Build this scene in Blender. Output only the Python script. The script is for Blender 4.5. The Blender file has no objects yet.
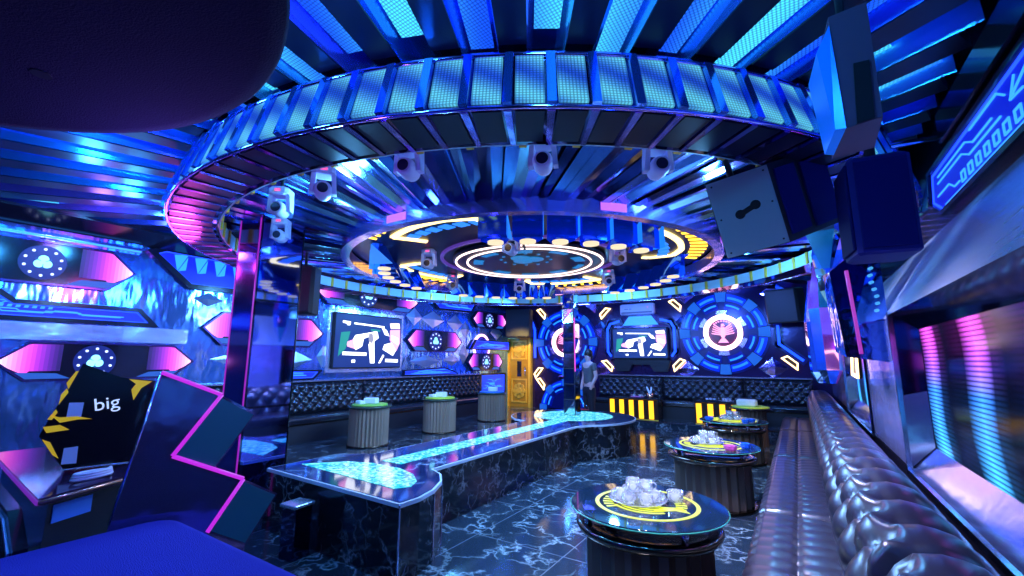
import bpy, bmesh, math, random
from math import sin, cos, pi, radians, hypot, atan2
from mathutils import Matrix, Vector
random.seed(7)
S = bpy.context.scene
COL = S.collection

# ------------------------------------------------------------------ camera, world, light, exposure
cam_data = bpy.data.cameras.new('camera')
cam = bpy.data.objects.new('camera', cam_data); COL.objects.link(cam)
right = Vector((0.8407, 0.54149, 0.00292)); down = Vector((-0.08559, 0.13821, -0.9867)); fwd = Vector((-0.53469, 0.82927, 0.16254))
M = Matrix.Identity(4)
for i in range(3):
    M[i][0] = right[i]; M[i][1] = -down[i]; M[i][2] = -fwd[i]
M[2][3] = 1.45
cam.matrix_world = M
cam_data.sensor_width = 36.0; cam_data.lens = 438.0/1024*36; cam_data.clip_start = 0.02
S.camera = cam

w = bpy.data.worlds.new('world'); S.world = w; w.use_nodes = True
w.node_tree.nodes['Background'].inputs[0].default_value = (0.02, 0.04, 0.16, 1)
w.node_tree.nodes['Background'].inputs[1].default_value = 0.25
S.view_settings.view_transform = 'Standard'; S.view_settings.look = 'None'
S.view_settings.gamma = 1.0; S.view_settings.use_curve_mapping = False
S.view_settings.exposure = 0.42

def lamp(name, kind, loc, color, energy, size=0.3, target=None, angle=70):
    d = bpy.data.lights.new(name, kind); d.color = color; d.energy = energy
    if kind == 'AREA': d.shape = 'DISK'; d.size = size
    else: d.shadow_soft_size = size
    if kind == 'SPOT': d.spot_size = radians(angle); d.spot_blend = 0.6
    o = bpy.data.objects.new(name, d); COL.objects.link(o); o.location = loc
    if target is not None:
        o.rotation_euler = (Vector(target)-Vector(loc)).to_track_quat('-Z', 'Y').to_euler()
    return o

BLUE = (0.05, 0.16, 1.0); CYAN = (0.1, 0.6, 1.0); MAG = (0.95, 0.08, 0.85); LAV = (0.58, 0.57, 1.0); WARM = (1.0, 0.62, 0.12)
DBL = (0.04, 0.22, 1.0)
lamp('added_blue_wash', 'AREA', (-2.95, 5.0, 2.5), (0.22, 0.48, 1.0), 220, 1.6, (-2.95, 5.0, 0))  # unseen area lamp added below the ceiling for a blue wash
lamp('stage_wash_light', 'SPOT', (-2.2, 3.6, 2.45), (0.2, 0.5, 1.0), 160, 0.1, (-2.6, 2.6, 0.0), 80)
lamp('left_wall_near_light', 'SPOT', (-4.9, 2.6, 2.5), DBL, 50, 0.15, (-7.1, 2.0, 1.6), 120)
lamp('left_wall_middle_light', 'SPOT', (-4.9, 4.8, 2.5), DBL, 110, 0.15, (-7.1, 5.0, 1.6), 120)
lamp('left_wall_far_light', 'SPOT', (-4.9, 7.6, 2.5), DBL, 130, 0.15, (-7.1, 8.2, 1.6), 120)
lamp('pink_wash_light', 'POINT', (-5.4, 1.9, 2.45), MAG, 8, 0.15)
lamp('pink_ring_light', 'POINT', (-4.9, 1.7, 2.45), MAG, 4, 0.1)
lamp('back_wall_light', 'SPOT', (-3.8, 8.6, 2.55), (0.10, 0.25, 1.0), 110, 0.15, (-4.4, 10.9, 1.6), 130)
lamp('back_wall_right_light', 'SPOT', (-1.4, 8.6, 2.55), (0.10, 0.25, 1.0), 110, 0.15, (-1.2, 10.9, 1.6), 130)
lamp('door_light', 'SPOT', (-6.0, 9.4, 2.55), (1.0, 0.70, 0.12), 230, 0.08, (-6.75, 10.9, 1.1), 60)
lamp('table_light', 'SPOT', (-0.95, 2.2, 2.5), (0.85, 0.92, 1.0), 110, 0.06, (-0.85, 3.0, 0.55), 60)
lamp('table_far_light', 'SPOT', (-1.0, 4.7, 2.5), (0.85, 0.92, 1.0), 120, 0.06, (-0.85, 5.6, 0.55), 70)
lamp('sofa_light', 'SPOT', (-0.55, 4.2, 2.5), LAV, 260, 0.05, (0.0, 4.0, 0.4), 100)
lamp('sofa_near_light', 'SPOT', (-0.75, 2.2, 2.5), LAV, 200, 0.05, (0.1, 2.6, 0.5), 90)
lamp('sofa_warm_light', 'SPOT', (-0.4, 7.4, 2.5), (1.0, 0.6, 0.35), 110, 0.1, (-0.05, 8.2, 0.4), 60)
lamp('right_wall_fill', 'SPOT', (-0.7, 3.2, 2.5), (0.5, 0.58, 1.0), 260, 0.06, (0.9, 3.6, 1.9), 100)  # unseen spot added to brighten the chrome on the right wall
for k in range(7):
    a_ = radians(-130+k*12)
    lamp('ring_fill', 'POINT', (-2.95+4.5*cos(a_), 5.0+4.5*sin(a_), 2.88), (0.04, 0.38, 1.0), 20, 0.06)  # unseen point lamps added under the beams to brighten the troughs
lamp('left_slat_light', 'POINT', (-6.2, 1.4, 2.85), (0.25, 0.12, 1.0), 9, 0.08)
lamp('booth_light', 'POINT', (-1.9, 0.75, 2.0), (0.25, 0.12, 1.0), 11, 0.08)
for k in range(6):
    a_ = radians(30+k*60)
    lamp('flute_fill', 'POINT', (-2.95+2.9*cos(a_), 5.0+2.9*sin(a_), 2.55), (0.12, 0.48, 1.0), 34, 0.08)  # added point lamps hanging free, to brighten the flutes

# ------------------------------------------------------------------ materials
MATS = {}
def nt(name):
    m = bpy.data.materials.new(name); m.use_nodes = True
    t = m.node_tree; return m, t, t.nodes['Principled BSDF']
def lk(t, a, b): t.links.new(a, b)
def node(t, kind, **kw):
    n = t.nodes.new(kind)
    for k, v in kw.items(): setattr(n, k, v)
    return n
def pm(name, col, rough=0.5, metal=0.0, emit=None, es=0.0, bump=None, trans=0.0, coat=0.0, spec=0.5):
    if name in MATS: return MATS[name]
    m, t, b = nt(name)
    b.inputs['Base Color'].default_value = (*col, 1); b.inputs['Roughness'].default_value = rough
    b.inputs['Metallic'].default_value = metal; b.inputs['Coat Weight'].default_value = coat
    b.inputs['Transmission Weight'].default_value = trans; b.inputs['Specular IOR Level'].default_value = spec
    if emit: b.inputs['Emission Color'].default_value = (*emit, 1); b.inputs['Emission Strength'].default_value = es
    if bump:
        tc = node(t, 'ShaderNodeTexCoord'); n = node(t, 'ShaderNodeTexNoise'); bp = node(t, 'ShaderNodeBump')
        mp = node(t, 'ShaderNodeMapping'); mp.inputs['Scale'].default_value = bump[2] if len(bump) > 2 else (1, 1, 1)
        n.inputs['Scale'].default_value = bump[0]; bp.inputs['Strength'].default_value = bump[1]; bp.inputs['Distance'].default_value = 0.02
        lk(t, tc.outputs['Object'], mp.inputs[0]); lk(t, mp.outputs[0], n.inputs['Vector'])
        lk(t, n.outputs[0], bp.inputs['Height']); lk(t, bp.outputs[0], b.inputs['Normal'])
    MATS[name] = m; return m
def ramp(t, stops):
    r = node(t, 'ShaderNodeValToRGB'); e = r.color_ramp.elements
    e[0].position, e[0].color = stops[0][0], (*stops[0][1], 1); e[1].position, e[1].color = stops[-1][0], (*stops[-1][1], 1)
    for p, c in stops[1:-1]:
        x = e.new(p); x.color = (*c, 1)
    return r
def math_node(t, op, a, b=None):
    n = node(t, 'ShaderNodeMath', operation=op)
    for i, v in enumerate((a, b)):
        if v is None: continue
        if hasattr(v, 'links'): lk(t, v, n.inputs[i])
        else: n.inputs[i].default_value = v
    return n.outputs[0]

def marble(name, base, vein, scale, rough, tile=None, amount=1.0):
    m, t, b = nt(name)
    tc = node(t, 'ShaderNodeTexCoord'); ns = node(t, 'ShaderNodeTexNoise'); ns.inputs['Scale'].default_value = scale*1.3; ns.inputs['Detail'].default_value = 5
    mx = node(t, 'ShaderNodeMixRGB'); mx.blend_type = 'ADD'; mx.inputs[0].default_value = 0.55
    lk(t, tc.outputs['Object'], ns.inputs['Vector']); lk(t, tc.outputs['Object'], mx.inputs[1]); lk(t, ns.outputs['Color'], mx.inputs[2])
    v = node(t, 'ShaderNodeTexVoronoi', feature='DISTANCE_TO_EDGE'); v.inputs['Scale'].default_value = scale
    lk(t, mx.outputs[0], v.inputs['Vector'])
    r = ramp(t, [(0.0, (1, 1, 1)), (0.025, (0.3, 0.3, 0.3)), (0.09, (0, 0, 0))]); lk(t, v.outputs['Distance'], r.inputs[0])
    n2 = node(t, 'ShaderNodeTexNoise'); n2.inputs['Scale'].default_value = scale*0.9; lk(t, tc.outputs['Object'], n2.inputs['Vector'])
    r2 = ramp(t, [(0.4, (0, 0, 0)), (0.62, (amount,)*3)]); lk(t, n2.outputs[0], r2.inputs[0])
    mul = math_node(t, 'MULTIPLY', r.outputs[0], r2.outputs[0])
    c = node(t, 'ShaderNodeMixRGB'); c.inputs[1].default_value = (*base, 1); c.inputs[2].default_value = (*vein, 1); lk(t, mul, c.inputs[0])
    out = c.outputs[0]
    if tile:
        br = node(t, 'ShaderNodeTexBrick', offset=0.0); br.inputs['Scale'].default_value = 1.0/tile; br.inputs['Brick Width'].default_value = 1; br.inputs['Row Height'].default_value = 1
        br.inputs['Mortar Size'].default_value = 0.006; lk(t, tc.outputs['Object'], br.inputs['Vector'])
        c2 = node(t, 'ShaderNodeMixRGB'); lk(t, br.outputs['Fac'], c2.inputs[0]); lk(t, out, c2.inputs[1]); c2.inputs[2].default_value = (0.12, 0.14, 0.18, 1)
        out = c2.outputs[0]
    lk(t, out, b.inputs['Base Color']); b.inputs['Roughness'].default_value = rough
    b.inputs['Specular IOR Level'].default_value = 0.7
    MATS[name] = m; return m

def chrome(name, col, rough, scale, strength, stretch=(1, 1, 1)):
    return pm(name, col, rough, 1.0, bump=(scale, strength, stretch))

def led_mesh(name, lo, hi, strength, pitch=0.016, wave=7.0, direction=(1, 0.0, 1.6), thresh=0.62):
    """an LED screen: a grid of lit dots with light streaks painted in as colour bands"""
    m, t, b = nt(name)
    tc = node(t, 'ShaderNodeTexCoord'); sx = node(t, 'ShaderNodeSeparateXYZ'); lk(t, tc.outputs['Object'], sx.inputs[0])
    dots = None
    for ax in (0, 1, 2):
        if direction[ax] == 0: continue
        f = math_node(t, 'ABSOLUTE', math_node(t, 'SINE', math_node(t, 'MULTIPLY', sx.outputs[ax], pi/pitch)))
        dots = f if dots is None else math_node(t, 'MULTIPLY', dots, f)
    dot = node(t, 'ShaderNodeVectorMath', operation='DOT_PRODUCT'); dot.inputs[1].default_value = direction; lk(t, tc.outputs['Object'], dot.inputs[0])
    s = math_node(t, 'SINE', math_node(t, 'MULTIPLY', dot.outputs['Value'], wave))
    s = math_node(t, 'ADD', math_node(t, 'MULTIPLY', s, 0.5), 0.5)
    c = ramp(t, [(0.0, lo), (thresh, tuple((a+bb)/2 for a, bb in zip(lo, hi))), (1.0, hi)]); lk(t, s, c.inputs[0])  # diagonal light streaks painted into the emission as bands
    e = math_node(t, 'MULTIPLY', math_node(t, 'ADD', math_node(t, 'MULTIPLY', dots, 0.8), 0.25), strength)
    lk(t, c.outputs[0], b.inputs['Emission Color']); lk(t, e, b.inputs['Emission Strength'])
    b.inputs['Base Color'].default_value = (0.01, 0.012, 0.03, 1); b.inputs['Roughness'].default_value = 0.35
    MATS[name] = m; return m

def thin_glass(name, tint, white):
    m = bpy.data.materials.new(name); m.use_nodes = True; t = m.node_tree; t.nodes.clear()
    o = node(t, 'ShaderNodeOutputMaterial'); tr = node(t, 'ShaderNodeBsdfTransparent'); g = node(t, 'ShaderNodeBsdfGlossy'); d = node(t, 'ShaderNodeBsdfDiffuse')
    tr.inputs[0].default_value = (*tint, 1); g.inputs[1].default_value = 0.06; d.inputs[0].default_value = (0.85, 0.88, 0.95, 1)
    fr = node(t, 'ShaderNodeLayerWeight'); fr.inputs[0].default_value = 0.45
    m1 = node(t, 'ShaderNodeMixShader'); m1.inputs[0].default_value = white; lk(t, tr.outputs[0], m1.inputs[1]); lk(t, d.outputs[0], m1.inputs[2])
    m2 = node(t, 'ShaderNodeMixShader'); lk(t, fr.outputs['Facing'], m2.inputs[0]); lk(t, m1.outputs[0], m2.inputs[1]); lk(t, g.outputs[0], m2.inputs[2])
    lk(t, m2.outputs[0], o.inputs[0]); MATS[name] = m; return m

def em(name, col, s): return pm(name, (0.02, 0.02, 0.03), 0.4, 0, col, s)

FLOOR = marble('black_marble_floor', (0.016, 0.028, 0.045), (0.42, 0.52, 0.58), 3.4, 0.13, 0.8, 0.8)
MARB = marble('black_veined_marble', (0.008, 0.009, 0.014), (0.36, 0.34, 0.36), 4.2, 0.10, None, 0.75)
STAGETOP = marble('dark_blue_stage_top', (0.012, 0.02, 0.07), (0.3, 0.4, 0.6), 2.2, 0.06, None, 0.6)
CHROME = pm('rippled_chrome', (0.72, 0.78, 1.0), 0.22, 0.75, bump=(3.0, 0.5, (1, 1, 1.5)))
WALLCHROME = pm('blue_mirror_panel', (0.20, 0.42, 1.0), 0.13, 0.88, bump=(4.0, 0.8, (1, 1.4, 0.5)))
SILVER = chrome('brushed_silver', (0.55, 0.66, 0.95), 0.16, 6, 0.1)
MIRROR = pm('tinted_mirror', (0.45, 0.55, 0.9), 0.04, 1.0)
DARKMIRROR = pm('dark_mirror', (0.10, 0.10, 0.20), 0.06, 1.0)
BLUEMIRROR = pm('blue_mirror', (0.08, 0.26, 0.95), 0.14, 0.9)
PURPLEMIRROR = chrome('violet_mirror', (0.55, 0.38, 0.95), 0.12, 3.0, 0.5)
DARK = pm('black_gloss', (0.010, 0.011, 0.022), 0.15, 0.0, spec=0.6)
DARKMESH = pm('dark_perforated', (0.006, 0.007, 0.035), 0.35, 0.3)
BLACK = pm('black_matte', (0.012, 0.012, 0.018), 0.6)
FELT = pm('blue_felt', (0.03, 0.02, 0.34), 1.0, bump=(240, 0.5))
NAVYFELT = pm('navy_felt', (0.007, 0.004, 0.034), 1.0, bump=(220, 0.25))
LEATHER = pm('dark_leather', (0.020, 0.018, 0.032), 0.28, spec=0.75)
LEATHERB = pm('black_leather', (0.014, 0.015, 0.024), 0.22, spec=0.7, coat=0.2)
BRONZE = pm('dark_bronze', (0.10, 0.075, 0.055), 0.25, 1.0)
GOLDMETAL = pm('gold_metal', (0.95, 0.58, 0.06), 0.38, 0.45, bump=(14, 0.4))
LILAC = pm('lilac_white_plastic', (0.72, 0.66, 0.92), 0.4)
GREYPAINT = pm('grey_green_paint', (0.22, 0.29, 0.32), 0.55, bump=(8, 0.1))
BLUEPAINT = pm('deep_blue_paint', (0.004, 0.005, 0.12), 0.7, spec=0.2)
VIOLETPAINT = pm('dusky_violet_paint', (0.15, 0.085, 0.14), 0.7, spec=0.2)
E_BLUE = em('blue_led', (0.01, 0.05, 1.0), 2.2)
E_DEEP = em('deep_blue_led', (0.006, 0.02, 1.0), 0.75)
E_SKY = em('sky_led', (0.03, 0.32, 1.0), 2.4)
E_CYAN = em('cyan_led', (0.12, 0.75, 1.0), 2.6)
E_WHITE = em('white_led', (0.85, 0.95, 1.0), 4.0)
E_PINK = em('pink_led', (0.95, 0.05, 0.75), 2.0)
E_PALEPINK = em('pale_pink_led', (1.0, 0.42, 0.85), 2.2)
E_MAG = em('magenta_led', (0.85, 0.02, 1.0), 2.6)
E_RINGW = em('warm_white_led', (1.0, 0.78, 0.80), 4.5)
E_GOLD = em('gold_led', (1.0, 0.55, 0.03), 2.6)
E_PALEGOLD = em('pale_gold_led', (1.0, 0.72, 0.25), 2.6)
E_AMBER = em('amber_led', (1.0, 0.50, 0.0), 1.7)
E_DOWN = em('downlight', (1.0, 0.80, 0.5), 0.8)
E_LIME = em('lime_print', (0.80, 0.95, 0.01), 0.85)
E_TEAL = None
PANEL = led_mesh('ring_led_mesh', (0.012, 0.07, 0.62), (0.12, 0.62, 0.88), 1.0, 0.017, 13.0)
STRIP = led_mesh('ceiling_led_mesh', (0.006, 0.07, 0.85), (0.06, 0.60, 1.0), 1.6, 0.018, 6.0, (1, 0.6, 0))
def screen_mesh():
    m, t, b = nt('wall_led_screen')
    tc = node(t, 'ShaderNodeTexCoord'); sx = node(t, 'ShaderNodeSeparateXYZ'); lk(t, tc.outputs['Object'], sx.inputs[0])
    rows = math_node(t, 'ABSOLUTE', math_node(t, 'SINE', math_node(t, 'MULTIPLY', sx.outputs[2], pi/0.021)))
    cols = math_node(t, 'ABSOLUTE', math_node(t, 'SINE', math_node(t, 'MULTIPLY', sx.outputs[0], pi/0.012)))
    wob = math_node(t, 'MULTIPLY', math_node(t, 'SINE', math_node(t, 'MULTIPLY', sx.outputs[2], 6.0)), 0.10)
    u = math_node(t, 'ADD', math_node(t, 'ADD', sx.outputs[0], wob), math_node(t, 'MULTIPLY', sx.outputs[2], 0.35))
    s = math_node(t, 'FRACT', math_node(t, 'MULTIPLY', u, 1.35))
    band = ramp(t, [(0.0, (0, 0, 0)), (0.36, (0.012, 0.012, 0.012)), (0.46, (0.35, 0.35, 0.35)), (0.62, (1, 1, 1)), (0.74, (0.55, 0.55, 0.55)), (0.82, (0.05, 0.05, 0.05)), (1.0, (0, 0, 0))]); lk(t, s, band.inputs[0])
    hue = ramp(t, [(0.1, (0.05, 0.45, 1.0)), (0.5, (0.04, 0.22, 1.0)), (0.62, (0.35, 0.10, 1.0)), (0.78, (0.85, 0.08, 0.9))]); lk(t, sx.outputs[2], hue.inputs[0])
    e = math_node(t, 'MULTIPLY', math_node(t, 'MULTIPLY', math_node(t, 'ADD', rows, 0.08), math_node(t, 'ADD', cols, 0.4)), math_node(t, 'MULTIPLY', band.outputs[0], 2.1))
    e = math_node(t, 'ADD', e, 0.006)
    lk(t, hue.outputs[0], b.inputs['Emission Color']); lk(t, e, b.inputs['Emission Strength']); b.inputs['Specular IOR Level'].default_value = 0.05
    b.inputs['Base Color'].default_value = (0.001, 0.001, 0.004, 1); b.inputs['Roughness'].default_value = 0.12
    return m
SCREEN = screen_mesh()
def mosaic_mat():
    m, t, b = nt('turquoise_mosaic_led')
    tc = node(t, 'ShaderNodeTexCoord'); v = node(t, 'ShaderNodeTexVoronoi'); v.inputs['Scale'].default_value = 38; lk(t, tc.outputs['Object'], v.inputs['Vector'])
    c = ramp(t, [(0.1, (0.0, 0.22, 0.42)), (0.5, (0.02, 0.52, 0.66)), (0.95, (0.35, 0.95, 0.95))])
    sx = node(t, 'ShaderNodeSeparateColor'); lk(t, v.outputs['Color'], sx.inputs[0]); lk(t, sx.outputs[0], c.inputs[0])
    lk(t, c.outputs[0], b.inputs['Emission Color']); b.inputs['Emission Strength'].default_value = 1.0
    b.inputs['Base Color'].default_value = (0.02, 0.1, 0.12, 1); b.inputs['Roughness'].default_value = 0.12
    return m
E_TEAL = mosaic_mat()
GLASS = thin_glass('clear_glass', (0.97, 0.98, 1.0), 0.30)
BLUEGLASS = pm('blue_glass', (0.03, 0.22, 0.9), 0.1, trans=0.5, spec=0.8)
TABLEGLASS = thin_glass('tinted_table_glass', (0.10, 0.16, 0.24), 0.0)

# ------------------------------------------------------------------ mesh helpers
class MB:
    def __init__(s): s.v = []; s.f = []; s.m = []; s.sm = []
    def add(s, vs, fs, mi=0, smooth=False):
        o = len(s.v); s.v += [tuple(p) for p in vs]
        for f in fs: s.f.append(tuple(o+i for i in f)); s.m.append(mi); s.sm.append(smooth)
    def box8(s, p, mi=0):   # p: bottom 4 (ccw), top 4
        s.add(p, [(3, 2, 1, 0), (4, 5, 6, 7), (0, 1, 5, 4), (1, 2, 6, 5), (2, 3, 7, 6), (3, 0, 4, 7)], mi)
    def box(s, x0, x1, y0, y1, z0, z1, mi=0):
        s.box8([(x0, y0, z0), (x1, y0, z0), (x1, y1, z0), (x0, y1, z0), (x0, y0, z1), (x1, y0, z1), (x1, y1, z1), (x0, y1, z1)], mi)
    def bevel_box(s, x0, x1, y0, y1, z0, z1, b=0.02, mi=0):
        def rr(i): return [(x0+b+i, y0+i), (x1-b-i, y0+i), (x1-i, y0+b+i), (x1-i, y1-b-i), (x1-b-i, y1-i), (x0+b+i, y1-i), (x0+i, y1-b-i), (x0+i, y0+b+i)]
        k = b*0.6; L = [(rr(k), z0), (rr(0), z0+k), (rr(0), z1-k), (rr(k), z1)]
        vs = [(x, y, z) for pts, z in L for x, y in pts]; fs = [tuple(range(7, -1, -1)), tuple(range(24, 32))]
        for l in range(3):
            for i in range(8): fs.append((l*8+i, l*8+(i+1) % 8, (l+1)*8+(i+1) % 8, (l+1)*8+i))
        s.add(vs, fs, mi)
    def prism(s, pts, fn0, fn1, mi=0, smooth=False):   # extrude a polygon between two maps pts->3d
        n = len(pts); vs = [fn0(*p) for p in pts]+[fn1(*p) for p in pts]
        s.add(vs, [tuple(range(n)), tuple(range(2*n-1, n-1, -1))], mi)
        o = len(s.v)-2*n
        for i in range(n):
            j = (i+1) % n; s.f.append((o+j, o+i, o+n+i, o+n+j)); s.m.append(mi); s.sm.append(smooth)
    def plate(s, pts, y0, y1, mi=0):                    # polygon in x,z; front at y0, back at y1
        s.prism(pts, lambda x, z: (x, y0, z), lambda x, z: (x, y1, z), mi)
    def slab(s, pts, z0, z1, mi=0, smooth=False):       # polygon in x,y
        s.prism(pts, lambda x, y: (x, y, z1), lambda x, y: (x, y, z0), mi, smooth)
    def frame(s, pts, t, y0, y1, mi=0):                 # polygon outline of width t, in x,z
        cx = sum(p[0] for p in pts)/len(pts); cz = sum(p[1] for p in pts)/len(pts)
        ins = inset(pts, t); n = len(pts)
        for i in range(n):
            j = (i+1) % n
            s.plate([pts[i], pts[j], ins[j], ins[i]], y0, y1, mi)
    def ribbon(s, pts, wd, y0, y1, mi=0):
        for a, b in zip(pts, pts[1:]):
            dx, dz = b[0]-a[0], b[1]-a[1]; L = hypot(dx, dz) or 1; nx, nz = -dz/L*wd/2, dx/L*wd/2; ex, ez = dx/L*wd/2, dz/L*wd/2
            s.plate([(a[0]+nx-ex, a[1]+nz-ez), (a[0]-nx-ex, a[1]-nz-ez), (b[0]-nx+ex, b[1]-nz+ez), (b[0]+nx+ex, b[1]+nz+ez)], y0, y1, mi)
    def sector(s, r0, r1, a0, a1, y0, y1, cx=0, cz=0, n=8, mi=0):   # in x,z plane
        A = [a0+(a1-a0)*i/n for i in range(n+1)]
        pts = [(cx+r1*cos(a), cz+r1*sin(a)) for a in A]+[(cx+r0*cos(a), cz+r0*sin(a)) for a in reversed(A)]
        for i in range(n):
            s.plate([pts[i], pts[i+1], pts[2*n-i], pts[2*n+1-i]], y0, y1, mi)
    def zsector(s, r0, r1, a0, a1, z0, z1, cx=0, cy=0, n=8, mi=0):  # in x,y plane
        for i in range(n):
            a, b = a0+(a1-a0)*i/n, a0+(a1-a0)*(i+1)/n
            s.slab([(cx+r0*cos(a), cy+r0*sin(a)), (cx+r1*cos(a), cy+r1*sin(a)), (cx+r1*cos(b), cy+r1*sin(b)), (cx+r0*cos(b), cy+r0*sin(b))], z0, z1, mi)
    def lathe(s, prof, n=32, cx=0, cy=0, cz=0, mi=0, axis='z', smooth=True, cap=True, flute=None):
        vs = []
        for r, z in prof:
            for i in range(n):
                a = 2*pi*i/n; rr = r*(1-(flute if (flute and i % 2) else 0))
                p = (rr*cos(a), rr*sin(a), z) if axis == 'z' else ((rr*cos(a), -z, rr*sin(a)) if axis == 'y' else (z, rr*cos(a), rr*sin(a)))
                vs.append((cx+p[0], cy+p[1], cz+p[2]))
        fs = []
        for k in range(len(prof)-1):
            for i in range(n):
                j = (i+1) % n; fs.append((k*n+i, k*n+j, (k+1)*n+j, (k+1)*n+i))
        s.add(vs, fs, mi, smooth and not flute)
        if cap:
            o = len(s.v)-len(vs); L = (len(prof)-1)*n
            s.f.append(tuple(o+i for i in range(n-1, -1, -1))); s.m.append(mi); s.sm.append(False)
            s.f.append(tuple(o+L+i for i in range(n))); s.m.append(mi); s.sm.append(False)
    def tube(s, path, r, n=8, closed=False, mi=0):
        P = [Vector(p) for p in path]; N = len(P); vs = []
        up = Vector((0, 0, 1))
        for i in range(N):
            d = (P[(i+1) % N]-P[i-1]) if closed else (P[min(i+1, N-1)]-P[max(i-1, 0)])
            d.normalize(); u = d.cross(up if abs(d.z) < 0.95 else Vector((1, 0, 0))); u.normalize(); v = d.cross(u)
            rr = r[i] if isinstance(r, (list, tuple)) else r
            for k in range(n):
                a = 2*pi*k/n; vs.append(P[i]+u*rr*cos(a)+v*rr*sin(a))
        fs = []
        for i in range(N if closed else N-1):
            for k in range(n):
                fs.append((i*n+k, i*n+(k+1) % n, ((i+1) % N)*n+(k+1) % n, ((i+1) % N)*n+k))
        if not closed: fs += [tuple(range(n)), tuple(range((N-1)*n+n-1, (N-1)*n-1, -1))]
        s.add(vs, fs, mi, True)
    def grid(s, fn, nu, nv, mi=0, smooth=True):
        vs = [fn(i/nu, j/nv) for j in range(nv+1) for i in range(nu+1)]
        fs = [(j*(nu+1)+i, j*(nu+1)+i+1, (j+1)*(nu+1)+i+1, (j+1)*(nu+1)+i) for j in range(nv) for i in range(nu)]
        s.add(vs, fs, mi, smooth)
    def ball(s, c, r, sc=(1, 1, 1), n=12, mi=0):
        vs = []; fs = []
        for j in range(n//2+1):
            th = pi*j/(n//2)
            for i in range(n):
                a = 2*pi*i/n; vs.append((c[0]+r*sc[0]*sin(th)*cos(a), c[1]+r*sc[1]*sin(th)*sin(a), c[2]+r*sc[2]*cos(th)))
        for j in range(n//2):
            for i in range(n): fs.append((j*n+i, (j+1)*n+i, (j+1)*n+(i+1) % n, j*n+(i+1) % n))
        s.add(vs, fs, mi, True)
    def build(s, name, mats, parent=None, fix=True):
        me = bpy.data.meshes.new(name); me.from_pydata(s.v, [], s.f)
        for m in (mats if isinstance(mats, (list, tuple)) else [mats]): me.materials.append(m)
        me.polygons.foreach_set('material_index', s.m); me.polygons.foreach_set('use_smooth', s.sm)
        if fix:
            b = bmesh.new(); b.from_mesh(me); bmesh.ops.remove_doubles(b, verts=b.verts, dist=1e-5) if len(s.v) < 30000 else None
            bmesh.ops.recalc_face_normals(b, faces=b.faces); b.to_mesh(me); b.free()
        me.update()
        o = bpy.data.objects.new(name, me); COL.objects.link(o)
        if parent: o.parent = parent
        return o
def inset(pts, t):
    n = len(pts); area = sum(pts[i][0]*pts[(i+1) % n][1]-pts[(i+1) % n][0]*pts[i][1] for i in range(n)); sg = 1 if area > 0 else -1
    out = []
    for i in range(n):
        p0, p1, p2 = Vector(pts[i-1]), Vector(pts[i]), Vector(pts[(i+1) % n])
        d1 = (p1-p0).normalized(); d2 = (p2-p1).normalized()
        n1 = Vector((-d1.y, d1.x))*sg; n2 = Vector((-d2.y, d2.x))*sg
        k = n1+n2; k = k/max(0.3, k.dot(n1)) if k.length > 1e-6 else n1
        out.append(tuple(p1+k*t))
    return out

def tag(o, label=None, cat=None, group=None, kind=None):
    if label: o['label'] = label
    if cat: o['category'] = cat
    if group: o['group'] = group
    if kind: o['kind'] = kind
    return o
def thing(name, label, cat, loc=(0, 0, 0), rz=0, group=None):
    o = bpy.data.objects.new(name, None); COL.objects.link(o); o.location = loc; o.rotation_euler = (0, 0, rz); o.empty_display_size = 0.1
    return tag(o, label, cat, group)
def struct(name, mb, mats, label=None):
    o = mb.build(name, mats); o['kind'] = 'structure'
    if label: o['label'] = label
    return o
def copy_tree(o, parent=None):
    c = o.copy(); COL.objects.link(c)
    if parent: c.parent = parent
    for ch in list(o.children): copy_tree(ch, c)
    return c
def dup(o, loc, rz, label, group=None):
    c = copy_tree(o); c.location = loc; c.rotation_euler = (0, 0, rz); c['label'] = label
    if group: c['group'] = group
    return c
def arc(cx, cy, r, a0, a1, n): return [(cx+r*cos(a0+(a1-a0)*i/n), cy+r*sin(a0+(a1-a0)*i/n)) for i in range(n+1)]

# ------------------------------------------------------------------ the room
XL, XR, YB, YF, ZC = -7.1, 0.95, 10.9, -1.6, 3.5
mb = MB(); mb.box(XL-0.1, XR+0.1, YF-0.1, YB+0.1, -0.1, 0); struct('floor', mb, FLOOR, 'black veined marble tile floor')
mb = MB(); mb.box(XL-0.1, XR+0.1, YF-0.1, YB+0.1, ZC, ZC+0.1); struct('ceiling', mb, DARK)
mb = MB(); mb.box(XL-0.1, XL, YF-0.1, YB+0.1, 0, ZC); struct('wall_left', mb, WALLCHROME)
mb = MB(); mb.box(XR, XR+0.1, YF-0.1, YB+0.1, 0, ZC); struct('wall_right', mb, DARK)
mb = MB(); mb.box(XL-0.1, XR+0.1, YB, YB+0.1, 0, ZC); struct('wall_back', mb, pm('violet_panel', (0.05, 0.03, 0.14), 0.18, 0.7, bump=(3, 0.3)))
mb = MB(); mb.box(XL-0.1, XR+0.1, YF-0.1, YF, 0, ZC); struct('wall_front', mb, DARK)
# raised platform along the left and back
mb = MB(); mb.slab([(XL, YF), (-4.75, YF), (-4.75, 9.98), (XR, 9.98), (XR, YB), (XL, YB)], 0.0, 0.15)
struct('trim_1', mb, FLOOR, 'raised marble platform along the left and back walls')
mb = MB(); mb.box(-4.77, -4.745, YF, 9.985, 0.12, 0.153); mb.box(-4.77, XR, 9.965, 9.985, 0.12, 0.153); struct('trim_2', mb, SILVER, 'thin pale edge of the raised platform')

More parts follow.
